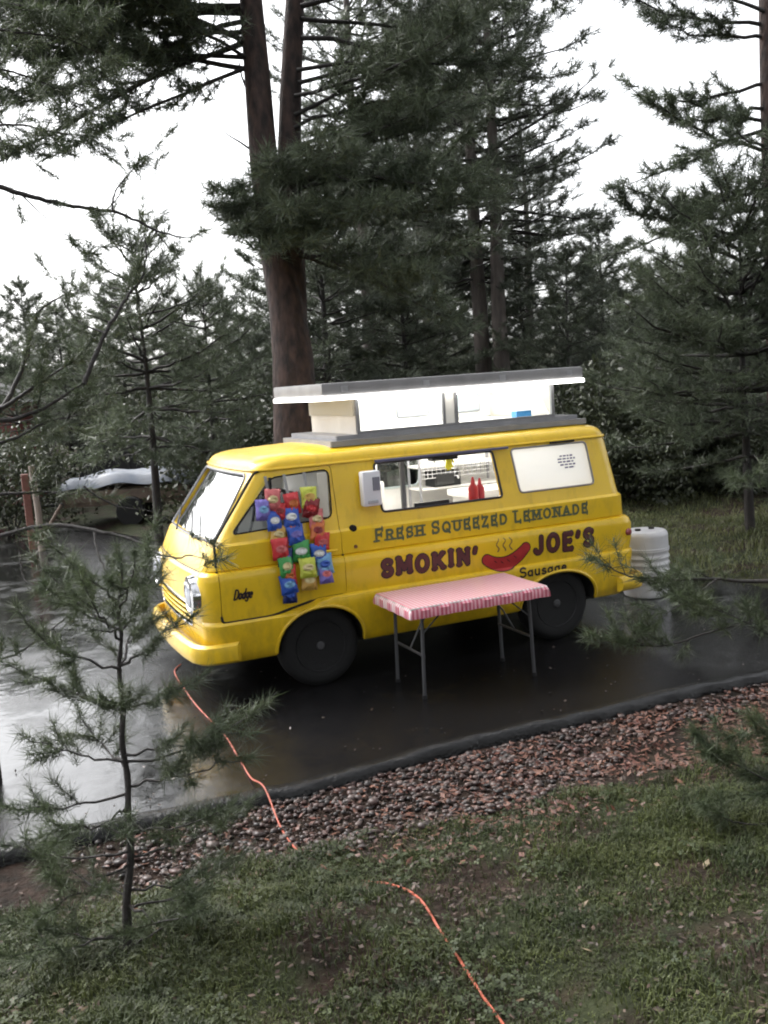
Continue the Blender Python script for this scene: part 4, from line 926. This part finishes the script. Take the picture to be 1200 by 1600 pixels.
BG = [(1015, 24, .60, 'C', 'rounded dark pine below the open sky on the right'), (30, 22, .72, 'D', 'open pine behind the red shed at the left edge'), (110, 25, .58, 'C', 'dark pine left of the tarp-covered trailer'),
 (335, 16.5, .86, 'D', 'young open pine between the windscreen and the twin-stemmed pine'), (285, 26, .56, 'C', 'dark pine behind the mesh screen fence'), (400, 21, .52, 'C', 'low dark pine just left of the twin-stemmed trunk'),
 (520, 20, .85, 'C', 'dark pine showing just right of the twin-stemmed trunk'), (640, 21, .72, 'C', 'dark pine showing above the front half of the pop-up lid'), (705, 25, .78, 'C', 'dark pine left of the close pair, above the lid'),
 (825, 24, .62, 'C', 'dark pine right of the close pair, above the lid'), (895, 21, .62, 'C', 'dark pine above the rear end of the pop-up lid'), (560, 30, .95, 'C', 'far pine behind the trunks left of the close pair'),
 (765, 34, .75, 'C', 'far pine seen between the trunks of the close pair'), (935, 33, .66, 'C', 'far pine below the bright gap on the right'), (1085, 27, .62, 'C', 'far pine above the dense bushy one'),
 (1175, 22, .55, 'C', 'dark pine behind the right-edge trunk'), (455, 30, .9, 'C', 'far pine hidden mostly by the twin-stemmed trunk'), (205, 33, .66, 'C', 'far pine low on the skyline at the left, behind the open young pine'),
 (60, 35, .70, 'C', 'far pine low on the skyline near the left edge'), (360, 34, .66, 'C', 'far pine low on the skyline just left of the twin-stemmed pine'), (-25, 27, .66, 'C', 'far pine cut by the left edge'),
 (1250, 26, .8, 'C', 'far pine cut by the right edge'), (140, 40, .56, 'C', 'smallest far pine on the left skyline'), (290, 42, .55, 'C', 'farthest pine on the skyline above the windscreen'), (650, 38, 1.0, 'C', 'farthest pine behind the middle of the lid'), (1040, 40, .62, 'C', 'farthest pine on the right skyline')]
rt = random.Random(12)
for k, (px, D, s, kd, lab) in enumerate(BG):
    src = KC if kd == 'C' else KD
    copy_tree(src, pos(px, D), rt.uniform(0, 6.28), (s*rt.uniform(1.0, 1.25), s*rt.uniform(1.0, 1.25), s*rt.uniform(.94, 1.04)), lab, 'background pines')

# --- right-hand pine with its trunk at the picture's edge
def right_pine():
    b = Pine(51, .19, .013, 30, 1.0); base = np.array(pos(1226, 13.5)); yawd = -math.degrees(YAW)
    def P(px, py): return at(px, py, 13.5)-base
    tr_ = np.array([(0, 0, -.3), P(1222, 680), P(1216, 480), P(1208, 300), P(1203, 120), P(1198, -60), P(1194, -240), P(1190, -380)])
    tm = MB().tube(tr_, [.22, .2, .175, .15, .14, .12, .08, .04], 12)
    for px, py, az, el, L, dn in [(1201, 60, 190, 8, 1.6, 9), (1204, 165, 200, 0, 1.5, 9), (1206, 240, 180, 0, 1.9, 9), (1208, 320, 186, -6, 2.2, 9), (1200, 40, 178, 16, 2.1, 9), (1203, 130, 184, 4, 1.7, 6), (1204, 190, 170, 10, 1.3, 6), (1205, 200, 186, 2, 2.2, 6), (1207, 270, 176, -6, 2.4, 6), (1206, 290, 196, -10, 2.0, 7), (1210, 350, 205, -10, 2.0, 8), (1212, 400, 182, -14, 2.2, 8), (1200, -20, 190, 12, 2.4, 7), (1196, -90, 182, 10, 2.2, 7), (1200, 20, 215, 6, 2.0, 7), (1205, 230, 235, 0, 1.7, 7), (1212, 420, 230, -6, 2.0, 9)]:
        b.bough(P(px, py), math.radians(az+yawd), math.radians(el+b.r.normal(0, 9)), L*b.r.uniform(.85, 1.2), .030, b.r.uniform(.05, .3), b.r.uniform(.15, .4), dn+1, .22, .16, .34)
    return tree_from('pine_tree', b, tm, base, NEED, BARK, 'pine with its trunk on the right edge and open branches against the sky')
right_pine()
# bushy pine in front of it
p, t = std_pine(53, 4.5, 1.15, 2.3, 16, 7, .17, .011, 22, 8.5, .19, shape=.5); tree_from('pine_tree', p, t, pos(1165, 13.2), NEED, BARK2, 'dense bushy pine right of the van above the back lawn')
p, t = std_pine(55, 3.3, .3, 1.35, 14, 7, .16, .010, 22, 8.5, .19, shape=.5); tree_from('pine_tree', p, t, pos(1040, 17.5), NEEDD, BARK2, 'low bushy pine close behind the rear of the van')

# --- leafy shrubs of the understorey
def shrub_mesh(seed, R, H, n, ls):
    r = np.random.default_rng(seed); d = unit(r.normal(0, 1, (n, 3))); rad = r.random(n)**.4; c = d*rad[:, None]*np.array([R, R, H*.5])
    lob = 1+.35*np.sin(d[:, 0]*5+seed)*np.cos(d[:, 1]*4+seed*2)+.2*np.sin(d[:, 2]*7); c *= lob[:, None]; c[:, 2] += H*.5
    a = unit(r.normal(0, 1, (n, 3))+np.array([0, 0, -.3])); b = unit(np.cross(a, r.normal(0, 1, (n, 3)))); l = ls*r.uniform(.5, 1.2, n)[:, None]
    q0, q1, q2, q3 = c-a*l, c+b*l*.45, c+a*l, c-b*l*.45
    return np.concatenate([np.stack([q0, q1, q2], 1), np.stack([q0, q2, q3], 1)]).reshape(2, n, 3, 3).transpose(1, 0, 2, 3).reshape(-1, 3, 3)
def shrub(seed, loc, R, H, n, ls, label, m=LEAF):
    e = empty('shrub', loc); r = np.random.default_rng(seed); mb = MB()
    for k in range(9):
        a = r.uniform(0, 6.28); mb.tube([(0, 0, -.05), (.3*R*math.cos(a), .3*R*math.sin(a), H*.4), (.7*R*math.cos(a), .7*R*math.sin(a), H*.85)], [.02, .014, .005], 4, False)
    mb.build('stems', BARK2, e); tri_mesh('foliage', shrub_mesh(seed, R, H, n, ls), m, e); tag(e, label, 'shrub', 'understorey shrubs'); return e
SA = shrub(1, pos(985, 17.0), 1.3, 1.9, 9000, .055, 'leafy shrub just behind the rear corner of the van')
SB = shrub(2, pos(1120, 18.0), 1.5, 2.1, 9000, .055, 'wide leafy shrub at the back edge of the right lawn')
for k, (px, D, s, lab) in enumerate([(1230, 17, 1.1, 'leafy shrub at the right edge behind the lawn'), (5, 19, 1.0, 'leafy shrub at the far left edge beyond the driveway'), (240, 26, 1.3, 'leafy shrub behind the tarp-covered trailer'), (345, 19, 1.2, 'leafy shrub left of the twin-stemmed pine beyond the windscreen'), (1050, 19.5, 1.2, 'leafy shrub between the two right-hand lawn shrubs'), (430, 18, 1.2, 'leafy shrub at the foot of the twin-stemmed pine'), (930, 18, 1.3, 'leafy shrub behind the van below the pop-up roof end')]):
    copy_tree((SA, SB)[k % 2], pos(px, D), k*1.3, (s, s, s), lab, 'understorey shrubs')

# --- foreground pines: sapling, branches reaching in from both sides
def fg_sapling():
    b = Pine(61, .088, .0030, 42, .95); base = on_ground(195, 1490); Dp = float((base-CAM)@FW)
    def P(px, py, dd=0): return at(px, py, Dp+dd)-base
    st = np.array([(0, 0, -.05), P(200, 1400), P(203, 1300), P(196, 1200), P(190, 1110), P(188, 1020), P(186, 950), P(190, 890)])
    tm = MB().tube([cat(q, st)+np.array([.006*math.sin(q*5), .006*math.cos(q*4), 0]) for q in np.linspace(0, 7, 40)], np.interp(np.linspace(0, 7, 40), range(8), [.021, .0175, .0145, .013, .0115, .009, .0065, .0035])*(1+.08*np.sin(np.arange(40)*2.1)), 8); r = b.r; yawd = -math.degrees(YAW)
    def zat(py): return np.array([np.interp(-py, [-1490, -1400, -1300, -1200, -1110, -1020, -950, -890], st[:, k]) for k in range(3)])
    for py, az, el, L in [(930, 20, 50, .18), (940, 190, 42, .26), (960, -60, 45, .24), (985, 170, 30, .34), (990, 30, 40, .22), (1000, 260, 38, .3), (1040, 10, 25, .22), (1045, 200, 24, .33), (1050, 100, 30, .3), (1100, 185, 14, .36), (1110, 350, 12, .25), (1120, 290, 20, .3), (1190, 4, 4, .46), (1180, -20, 8, .42), (1190, 178, 10, .32), (1200, 110, 10, .3), (1240, 190, -4, .34), (1230, 25, 6, .36), (1260, 260, 4, .34), (1330, 190, 0, .45), (1340, 10, 4, .40), (1350, 240, 4, .4), (1400, 170, 4, .40), (1410, 300, 4, .4), (1420, 30, 4, .38), (1450, 210, 2, .36), (1390, 350, 6, .30), (1460, 180, 8, .34), (1470, 20, 12, .26), (1290, 330, 4, .34)]:
        b.bough(zat(py), math.radians(az+yawd+r.normal(0, 6)), math.radians(el), L, .005, .12, .25, 17 if py < 1280 else 12, .3, .055, .40, 4)
    b.twig(zat(890), (0, 0, 1), .08, .004, .03)
    return tree_from('pine_sapling', b, tm, base, NEEDY, BARK2, 'young pine sapling in the left foreground before the wet driveway', 'sapling')
SAP = fg_sapling()
def branch_tree(name, seed, label, D, foot, stempx, branches, needle, nl, nw, nn, dens, step, tw):
    """a tree whose stem stands just outside the picture; its branches are drawn through photograph points at their own depth"""
    b = Pine(seed, nl, nw, nn, .95); r = b.r; base = np.array(foot)
    st = [at(px, py, D)-base for px, py in stempx]; st = [np.array([st[0][0], st[0][1], -.1])]+st
    tm = MB().tube(st, np.linspace(.09, .02, len(st)), 8)
    for pts, rad, fol, dd in branches:
        C = np.array([at(px, py, D+dd*i/max(1, len(pts)-1))-base for i, (px, py) in enumerate(pts)])
        Cf = np.array([cat(q, C) for q in np.linspace(0, len(C)-1, 6*len(C))]); Cf += r.normal(0, rad*.25, Cf.shape)
        b.limb.tube(Cf, np.linspace(rad, rad*.25, len(Cf))*(1.35 if rad > .0105 else 1), 6, False)
        ln = np.linalg.norm(np.diff(Cf, axis=0), axis=1).sum()
        for k in range(int(ln*dens*fol)):
            t = .2+.8*r.random()**.7; i = min(int(t*(len(Cf)-1)), len(Cf)-2); tg = unit(Cf[i+1]-Cf[i]); sdv = unit(np.cross(tg, FW))
            d = tg*.7+sdv*r.uniform(-1, 1)+FW*r.normal(0, .5)+np.array([0, 0, .25]); b.twig(Cf[i], d, tw*r.uniform(.4, 1.2), rad*.25+.001, step)
        if fol > 0: b.twig(Cf[-1], unit(Cf[-1]-Cf[-2]), tw*.8, rad*.25, step)
    return tree_from(name, b, tm, base, needle, BARK2, label)
f = at(-70, 1100, 6.2)
branch_tree('pine_tree', 71, 'sparse pine at the left edge reaching bare twisted branches into view', 6.2, gl_(f[0], f[1]), [(-60, 900), (-65, 700), (-60, 500), (-58, 300), (-60, 100)], [
    ([(-60, 270), (0, 293), (60, 310), (120, 322), (190, 335), (250, 362), (290, 372)], .016, .45, .3),
    ([(175, 330), (180, 300), (210, 262), (240, 235)], .008, 1.2, .1), ([(30, 300), (60, 330), (105, 370)], .007, .5, .1), ([(-60, 205), (20, 195), (80, 205), (150, 215)], .010, 1.6, .2),
    ([(-62, 150), (0, 215), (15, 290)], .008, .2, .1), ([(-60, 95), (10, 110), (70, 130), (115, 160)], .010, 2.2, .3), ([(-60, 40), (20, 50), (100, 60), (160, 85)], .010, 2.0, .4), ([(-60, -10), (40, 10), (130, 20)], .010, 2.0, .3), ([(-60, 170), (0, 190), (50, 240)], .008, 1.8, .2),
    ([(-60, 620), (0, 640), (40, 560), (60, 490), (110, 455)], .016, .55, .4), ([(0, 640), (60, 600), (120, 560)], .012, 1.4, .3), ([(-60, 700), (10, 690), (70, 660), (120, 650)], .012, 1.3, .2),
    ([(130, 600), (165, 520), (195, 470), (225, 425), (228, 380)], .014, .6, .3), ([(-60, 660), (40, 650), (130, 600)], .018, .6, .2), ([(165, 520), (120, 500), (80, 440)], .008, 1.0, .2),
    ([(-60, 860), (0, 838), (80, 820), (147, 829), (217, 847), (255, 869), (300, 868)], .013, .12, -.6), ([(147, 829), (155, 870), (175, 905), (200, 915)], .009, 1.1, -.4), ([(30, 860), (38, 905), (70, 920)], .007, 1.1, -.2),
    ([(130, 760), (180, 790), (240, 800), (290, 830)], .007, .2, .1), ([(-60, 780), (30, 770), (130, 770)], .012, .5, .2),
    ([(-60, 1010), (0, 1030), (60, 1000), (110, 960), (150, 950)], .009, .7, -.4)], NEEDY, .12, .005, 42, 6.5, .09, .3)
f = at(1290, 1150, 5.6)
branch_tree('pine_tree', 73, 'pine at the right edge whose low boughs cross in front of the drum', 5.6, gl_(f[0], f[1]), [(1300, 1050), (1300, 850), (1302, 600), (1300, 400)], [
    ([(1300, 895), (1200, 908), (1110, 905), (1040, 905), (985, 900), (950, 885)], .011, 1.25, .2), ([(1300, 960), (1210, 965), (1120, 985), (1030, 1010), (960, 1000)], .010, 1.6, .2), ([(1120, 905), (1080, 935), (1040, 960)], .007, 1.8, .1),
    ([(1300, 1010), (1220, 1000), (1140, 960), (1080, 940)], .009, 1.5, -.2), ([(1300, 800), (1240, 790), (1180, 760)], .009, 1.2, .1)], NEEDY, .10, .0042, 38, 8.5, .08, .22)
f = at(1290, 1330, 4.4)
branch_tree('pine_sapling', 75, 'small pine sapling at the right edge low over the grass', 4.4, gl_(f[0], f[1]), [(1290, 1300), (1288, 1200), (1285, 1100)], [
    ([(1290, 1240), (1230, 1230), (1160, 1200), (1110, 1170)], .008, 2.0, .1), ([(1288, 1160), (1230, 1150), (1170, 1150)], .006, 2.2, .1), ([(1290, 1290), (1220, 1290), (1150, 1285), (1125, 1270)], .007, .6, .1)], NEEDY, .09, .004, 50, 12, .06, .16)['category'] = 'sapling'

# ------------------------------------------------------------------ far left: trailer under a tarp, posts, dark screen
TRL = empty('utility_trailer', tuple(gl_(*at(212, 790, 19.5)[:2])), math.radians(-23)); tag(TRL, 'low trailer loaded with timber beyond the driveway, left of the windscreen', 'trailer')
WOOD = mat('weathered_wood', (.09, .065, .05), .8, col2=(.15, .11, .085), var=.4, vscale=6)
MB().box(-1.25, 1.25, -.6, .6, .42, .50, .01).build('deck', WOOD, TRL)
for s in (-1, 1):
    MB().box(-1.25, 1.25, s*.62-.02, s*.62+.02, .50, .72).build('side_board', WOOD, TRL)
    w_ = MB().lathe([(.12, -.08), (.27, -.08), (.29, -.05), (.29, .05), (.27, .08), (.12, .08)], (.1, s*.75, .29), 'y', 24).build('wheel', BLACK, TRL, 40); MB().lathe([(.0, -.05), (.13, -.05), (.13, .05), (.0, .05)], (.1, s*.75, .29), 'y', 16).build('rim', ALU, w_)
MB().tube([(-1.25, 0, .44), (-2.1, 0, .42)], .035, 8).build('tow_bar', DKGREY, TRL)
vs = []
for i in range(25):
    for j in range(13):
        u, v = i/24, j/12; x = -1.35+2.7*u; y = -.68+1.36*v; e_ = max(abs(2*v-1)**6, abs(2*u-1)**10)
        vs.append((x, y, .95+.10*math.sin(u*3.1)+.03*math.sin(u*17+v*4)+.02*math.sin(v*13)-.22*e_))
tp_ = MB().add(vs, [(i*13+j, (i+1)*13+j, (i+1)*13+j+1, i*13+j+1) for i in range(24) for j in range(12)]).build('tarpaulin', mat('grey_blue_tarp', (.10, .125, .17), .45, col2=(.17, .18, .20), var=.4, vscale=3), None, True)
tp_.location = TRL.location; tp_.rotation_euler = TRL.rotation_euler; tag(tp_, 'grey blue tarpaulin stretched over the load of the trailer', 'tarpaulin')
for k in range(4): tag(MB().box(-1.1, 1.15, -.52+.27*k, -.30+.27*k, .505, .70+.03*(k % 2), .01).build('timber_beam', WOOD), 'dark timber beam lying under the tarpaulin on the trailer', 'beam', 'beams on the trailer'); 
for o in list(COL.objects):
    if o.name.startswith('timber_beam'): o.location = TRL.location; o.rotation_euler = TRL.rotation_euler
POST = mat('reddish_post', (.13, .05, .04), .75, col2=(.2, .09, .07), var=.4, vscale=9)
q = gl_(*at(45, 800, 16.5)[:2]); e = empty('post', q); tag(e, 'reddish wooden post with a diagonal brace at the left edge of the driveway', 'post')
MB().box(-.06, .06, -.06, .06, -.1, 1.35, .012).build('upright', POST, e); MB().tube([(.05, 0, .05), (.55, .1, .75)], .03, 6).build('brace', WOOD, e)
q = gl_(*at(58, 800, 16.2)[:2]); e = MB().tube([(0, 0, -.1), (.02, 0, .7), (-.01, .02, 1.5)], [.06, .055, .05], 8).build('pale_post', mat('pale_wood', (.26, .21, .18), .8), None, True); e.location = q; tag(e, 'pale round post standing right beside the reddish post', 'post')
q = gl_(*at(225, 770, 24)[:2]); e = empty('screen_fence', q, math.radians(-23)); tag(e, 'dark mesh screen fence behind the tarp-covered trailer', 'fence')
for k in range(5): MB().box(-1.5+.6*k, -.92+.6*k, -.015, .015, .1, 1.95).build('panel', mat('black_mesh', (.012, .012, .013), .7), e)
for k in range(6): MB().box(-1.535+.6*k, -1.485+.6*k, -.04, .04, -.1, 2.05).build('fence_post', DKGREY, e)
q = gl_(*at(-5, 760, 24)[:2]); e = empty('shed', q, math.radians(-20)); tag(e, 'dull red shed half hidden in trees at the left edge', 'shed')
MB().box(-1.2, 1.0, -.8, .8, -.2, 2.5).build('wall', mat('barn_red', (.16, .035, .035), .7), e)
MB().prism([(-1.4, 2.45), (1.2, 2.45), (-.1, 3.1)], -1.0, 1.0).build('roof', mat('grey_shingle', (.12, .12, .12), .8), e)
MB().box(-.2, .5, -.83, -.80, .0, 1.9).build('door', mat('barn_red_dark', (.10, .03, .03), .7), e)

# ------------------------------------------------------------------ gravel, litter, grass
def pebbles():
    r = np.random.default_rng(77); bm = bmesh.new(); bmesh.ops.create_icosphere(bm, subdivisions=1, radius=1); bm.verts.index_update()
    bv = np.array([v.co for v in bm.verts]); bf = np.array([[v.index for v in f.verts] for f in bm.faces]); bm.free()
    n = 11000; x = r.uniform(-2.3, 5.0, n); y = KERB_Y-.12-r.random(n)**1.1*1.15
    lim = .85+.25*(vnoise(x, y, 1.5, 4)-.5)+np.clip(-x-.2, 0, 1)*.12; keep = (KERB_Y-.1-y) < lim*(1-.55*smooth01((x-.6)/1.2)+.0*x); keep &= r.random(n) < smooth01((x+2.25)/.5); keep &= r.random(n) < np.where(x > .4, .45+.4*(vnoise(x, y, 2.5, 6) > .5), 1.)
    x, y = x[keep], y[keep]; n = len(x); s = .007+.024*r.random(n)**2.4; s[r.random(n) < .03] *= 1.5
    V = np.empty((n, len(bv), 3)); 
    for k in range(n):
        q = bv*(1+r.normal(0, .14, (len(bv), 1)))*np.array([1, r.uniform(.5, 1), r.uniform(.28, .6)])*s[k]; a = r.uniform(0, 6.28); c_, s_ = math.cos(a), math.sin(a)
        V[k] = np.stack([q[:, 0]*c_-q[:, 1]*s_, q[:, 0]*s_+q[:, 1]*c_, q[:, 2]], -1)
    z = gz(x, y)+s*.3+r.random(n)*.012; V += np.stack([x, y, z], -1)[:, None]
    F = (bf[None]+(np.arange(n)*len(bv))[:, None, None]).reshape(-1, 3); V = V.reshape(-1, 3)
    me = bpy.data.meshes.new('gravel'); me.vertices.add(len(V)); me.vertices.foreach_set('co', V.astype(np.float32).ravel()); m = len(F)
    me.loops.add(m*3); me.loops.foreach_set('vertex_index', F.astype(np.int32).ravel()); me.polygons.add(m); me.polygons.foreach_set('loop_start', np.arange(0, m*3, 3, dtype=np.int32)); me.update(calc_edges=True)
    mt = mat('mixed_gravel', (.036, .015, .012), .4, col2=(.06, .045, .04), var=.25, vscale=9, island=.95, detail=2)
    tag(link('gravel', me, mt, None, 'all'), 'wet reddish gravel bed along the driveway kerb', 'gravel', kind='stuff')
pebbles()
def flakes(name, n, xr, yr, cond, size, m, label, cat, zf=None):
    r = np.random.default_rng(len(name)*7+n); x = r.uniform(*xr, n); y = r.uniform(*yr, n); k = cond(x, y, r); x, y = x[k], y[k]; n = len(x)
    c = np.stack([x, y, (zf or gz)(x, y)+.012+r.random(n)*.01], -1); a = unit(r.normal(0, 1, (n, 3))*np.array([1, 1, .3])); b = unit(np.cross(a, np.array([0, 0, 1])+r.normal(0, .35, (n, 3)))); l = (size*r.uniform(.5, 1.4, n))[:, None]
    q = [c-a*l, c+b*l*.5, c+a*l, c-b*l*.5]
    tag(tri_mesh(name, np.stack([np.stack([q[0], q[1], q[2]], 1), np.stack([q[0], q[2], q[3]], 1)], 1).reshape(-1, 3, 3), m), label, cat, kind='stuff')
flakes('leaf_litter', 16000, (-2.2, 6), (-4.6, -2.75), lambda x, y, r: r.random(len(x)) < (.18+.82*smooth01((x+.8)/1.6))*np.where(vnoise(x, y, 1.8, 14) > .42, 1, .25)*smooth01((y+4.5)/.8), .022, mat('red_brown_litter', (.07, .022, .016), .5, col2=(.13, .055, .032), var=.4, vscale=5, island=.6), 'red-brown leaf litter and bark chips along the kerb, thickest on the right', 'leaf litter')
flakes('fallen_leaves', 260, (-5, 3), (-7, -3.3), lambda x, y, r: r.random(len(x)) < .5, .026, mat('fallen_leaf', (.09, .04, .02), .55, col2=(.15, .12, .07), var=.4, vscale=3, island=.5), 'scattered fallen leaves on the foreground grass', 'leaves')
def grass(name, n, xr, yr, dens, hmin, hmax, wid, m, label, seed):
    r = np.random.default_rng(seed); x = r.uniform(*xr, n); y = r.uniform(*yr, n); k = r.random(n) < dens(x, y); x, y = x[k], y[k]; n = len(x)
    h = r.uniform(hmin, hmax, n)*(.35+1.5*vnoise(x, y, 2.4, 8)*vnoise(x, y, 7, 18)**.5); p = np.stack([x, y, gz(x, y)-.004], -1); a = r.uniform(0, 6.28, n); ln = np.stack([np.cos(a), np.sin(a), 0*a], -1); wv = np.stack([-np.sin(a), np.cos(a), 0*a], -1)*wid
    b = r.uniform(.2, 1.1, n)[:, None]; mid_ = p+ln*b*(h*.35)[:, None]; mid_[:, 2] += h*.62; tip = p+ln*b*(h*1.0)[:, None]; tip[:, 2] += h*np.clip(1-b[:, 0]*.35, .3, 1)
    T = np.stack([np.stack([p-wv, p+wv, mid_+wv*.7], 1), np.stack([p-wv, mid_+wv*.7, mid_-wv*.7], 1), np.stack([mid_-wv*.7, mid_+wv*.7, tip], 1)], 1).reshape(-1, 3, 3)
    tag(tri_mesh(name, T, m), label, 'grass', kind='stuff')
GRS = mat('lawn_grass', (.024, .036, .009), .55, col2=(.066, .080, .022), var=.28, vscale=3.2, island=.6, trans=.3)
def fgd(x, y):
    edge = -3.42-.18*(vnoise(x, y, 1.3, 4)-.5)*2-.45*smooth01((x-.1)/1.2)+.3*smooth01((-x-1.6)/.8)
    patch = smooth01((vnoise(x, y, 1.5, 21)*.6+vnoise(x, y, 4, 22)*.4-.36)/.16); return smooth01((edge-y)/.12)*(.22+.78*patch)
grass('lawn_grass', 300000, (-4.6, 3.2), (-7.2, -3.1), fgd, .025, .075, .0028, GRS, 'short patchy grass on the bank in the foreground', 91)
def bgd(x, y): return smooth01((x-4.9+.3*(vnoise(x, y, 1, 5)-.5))/.5)*(.35+.65*vnoise(x, y, .8, 24))*(np.hypot(x+2.4, y+8.1) < 19)
grass('back_lawn_grass', 90000, (4.6, 14), (-3, 9), bgd, .04, .11, .006, mat('back_lawn', (.07, .085, .03), .5, col2=(.11, .12, .045), var=.35, vscale=1.0, island=.4, trans=.3), 'pale green lawn grass behind the rear of the van', 92)

flakes('needle_litter', 14000, (-5, 3.5), (-7, -3.0), lambda x, y, r: r.random(len(x)) < .25+.75*(vnoise(x, y, 1.5, 21) < .45), .014, mat('needle_litter', (.035, .02, .014), .6, col2=(.08, .048, .032), var=.4, vscale=4, island=.6), 'brown needles and leaf scraps scattered over the foreground bank', 'litter')
def clover():
    r = np.random.default_rng(44); n = 26000; x = r.uniform(-5, 3.2, n); y = r.uniform(-7.2, -3.2, n); k = r.random(n) < fgd(x, y)*smooth01((vnoise(x, y, 3.1, 31)-.42)/.2); x, y = x[k], y[k]; n = len(x)
    c = np.stack([x, y, gz(x, y)+r.uniform(.02, .055, n)], -1); out = []
    up = unit(np.array([0, 0, 1])+r.normal(0, .35, (n, 3))); u = unit(np.cross(up, r.normal(0, 1, (n, 3)))); v = np.cross(up, u); l = r.uniform(.006, .013, n)[:, None]
    for a in (0, 2.09, 4.19):
        d = u*math.cos(a)+v*math.sin(a); e = np.cross(up, d); out += [np.stack([c, c+d*l+e*l*.7, c+d*l*1.5], 1), np.stack([c, c+d*l*1.5, c+d*l-e*l*.7], 1)]
    tag(tri_mesh('clover', np.concatenate(out), mat('clover_leaf', (.026, .04, .011), .6, col2=(.054, .07, .022), var=.35, vscale=2, island=.4, trans=.3)), 'clover and moss leaves among the foreground grass', 'clover', kind='stuff')
clover()


def added_shade_wood():  # out-of-view pines, added to shade the foreground and the van's near side
    p, t = std_pine(83, 14.0, 2.6, 3.0, 17, 6, .34, .034, 13, 3.2, .42, shape=.5); N = p.needles(); r = np.random.default_rng(9); out = []; mb = MB()
    for x, y, sc_ in [(-9.5, -10, .9), (-8, -15, 1.0), (-3.5, -14.5, .9), (.8, -13.0, .85), (4.5, -10.5, .85), (8.5, -7, .9), (9, -13, 1.0), (-14, -13, 1.0), (-11, 1, .5), (-12, -4, .6), (-10.5, 6.5, .45), (2.5, -17.5, 1.1)]:  # small ones ahead of the nose added for the windscreen to reflect
        a = r.uniform(0, 6.28); M = np.array([[math.cos(a), -math.sin(a), 0], [math.sin(a), math.cos(a), 0], [0, 0, 1]]); z = float(gz(x, y)); out.append(N@M.T*sc_+np.array([x, y, z]))
        mb.tube([(x, y, z-.3), (x+.1, y, z+6*sc_), (x, y, z+13*sc_)], [.24, .16, .03], 8)
    o = tri_mesh('added_shade_wood', np.concatenate(out), NEEDD); tag(o, 'unseen pine wood added behind and beside the viewpoint for shade', 'wood', kind='stuff'); q = mb.build('trunks', BARK2, o, True); q['kind'] = 'stuff'
added_shade_wood()

flakes('driveway_litter', 2600, (-4, 4.5), (-2.5, 6), lambda x, y, r: r.random(len(x)) < .12+.88*smooth01((-1.9-y)/.5)*(vnoise(x, y, 1.6, 61) > .4), .012, mat('wet_leaf_scrap', (.03, .016, .011), .4, col2=(.07, .042, .026), var=.4, vscale=4, island=.6), 'wet needles and leaf scraps lying on the driveway', 'litter', lambda x, y: dz(x, y)-.007)
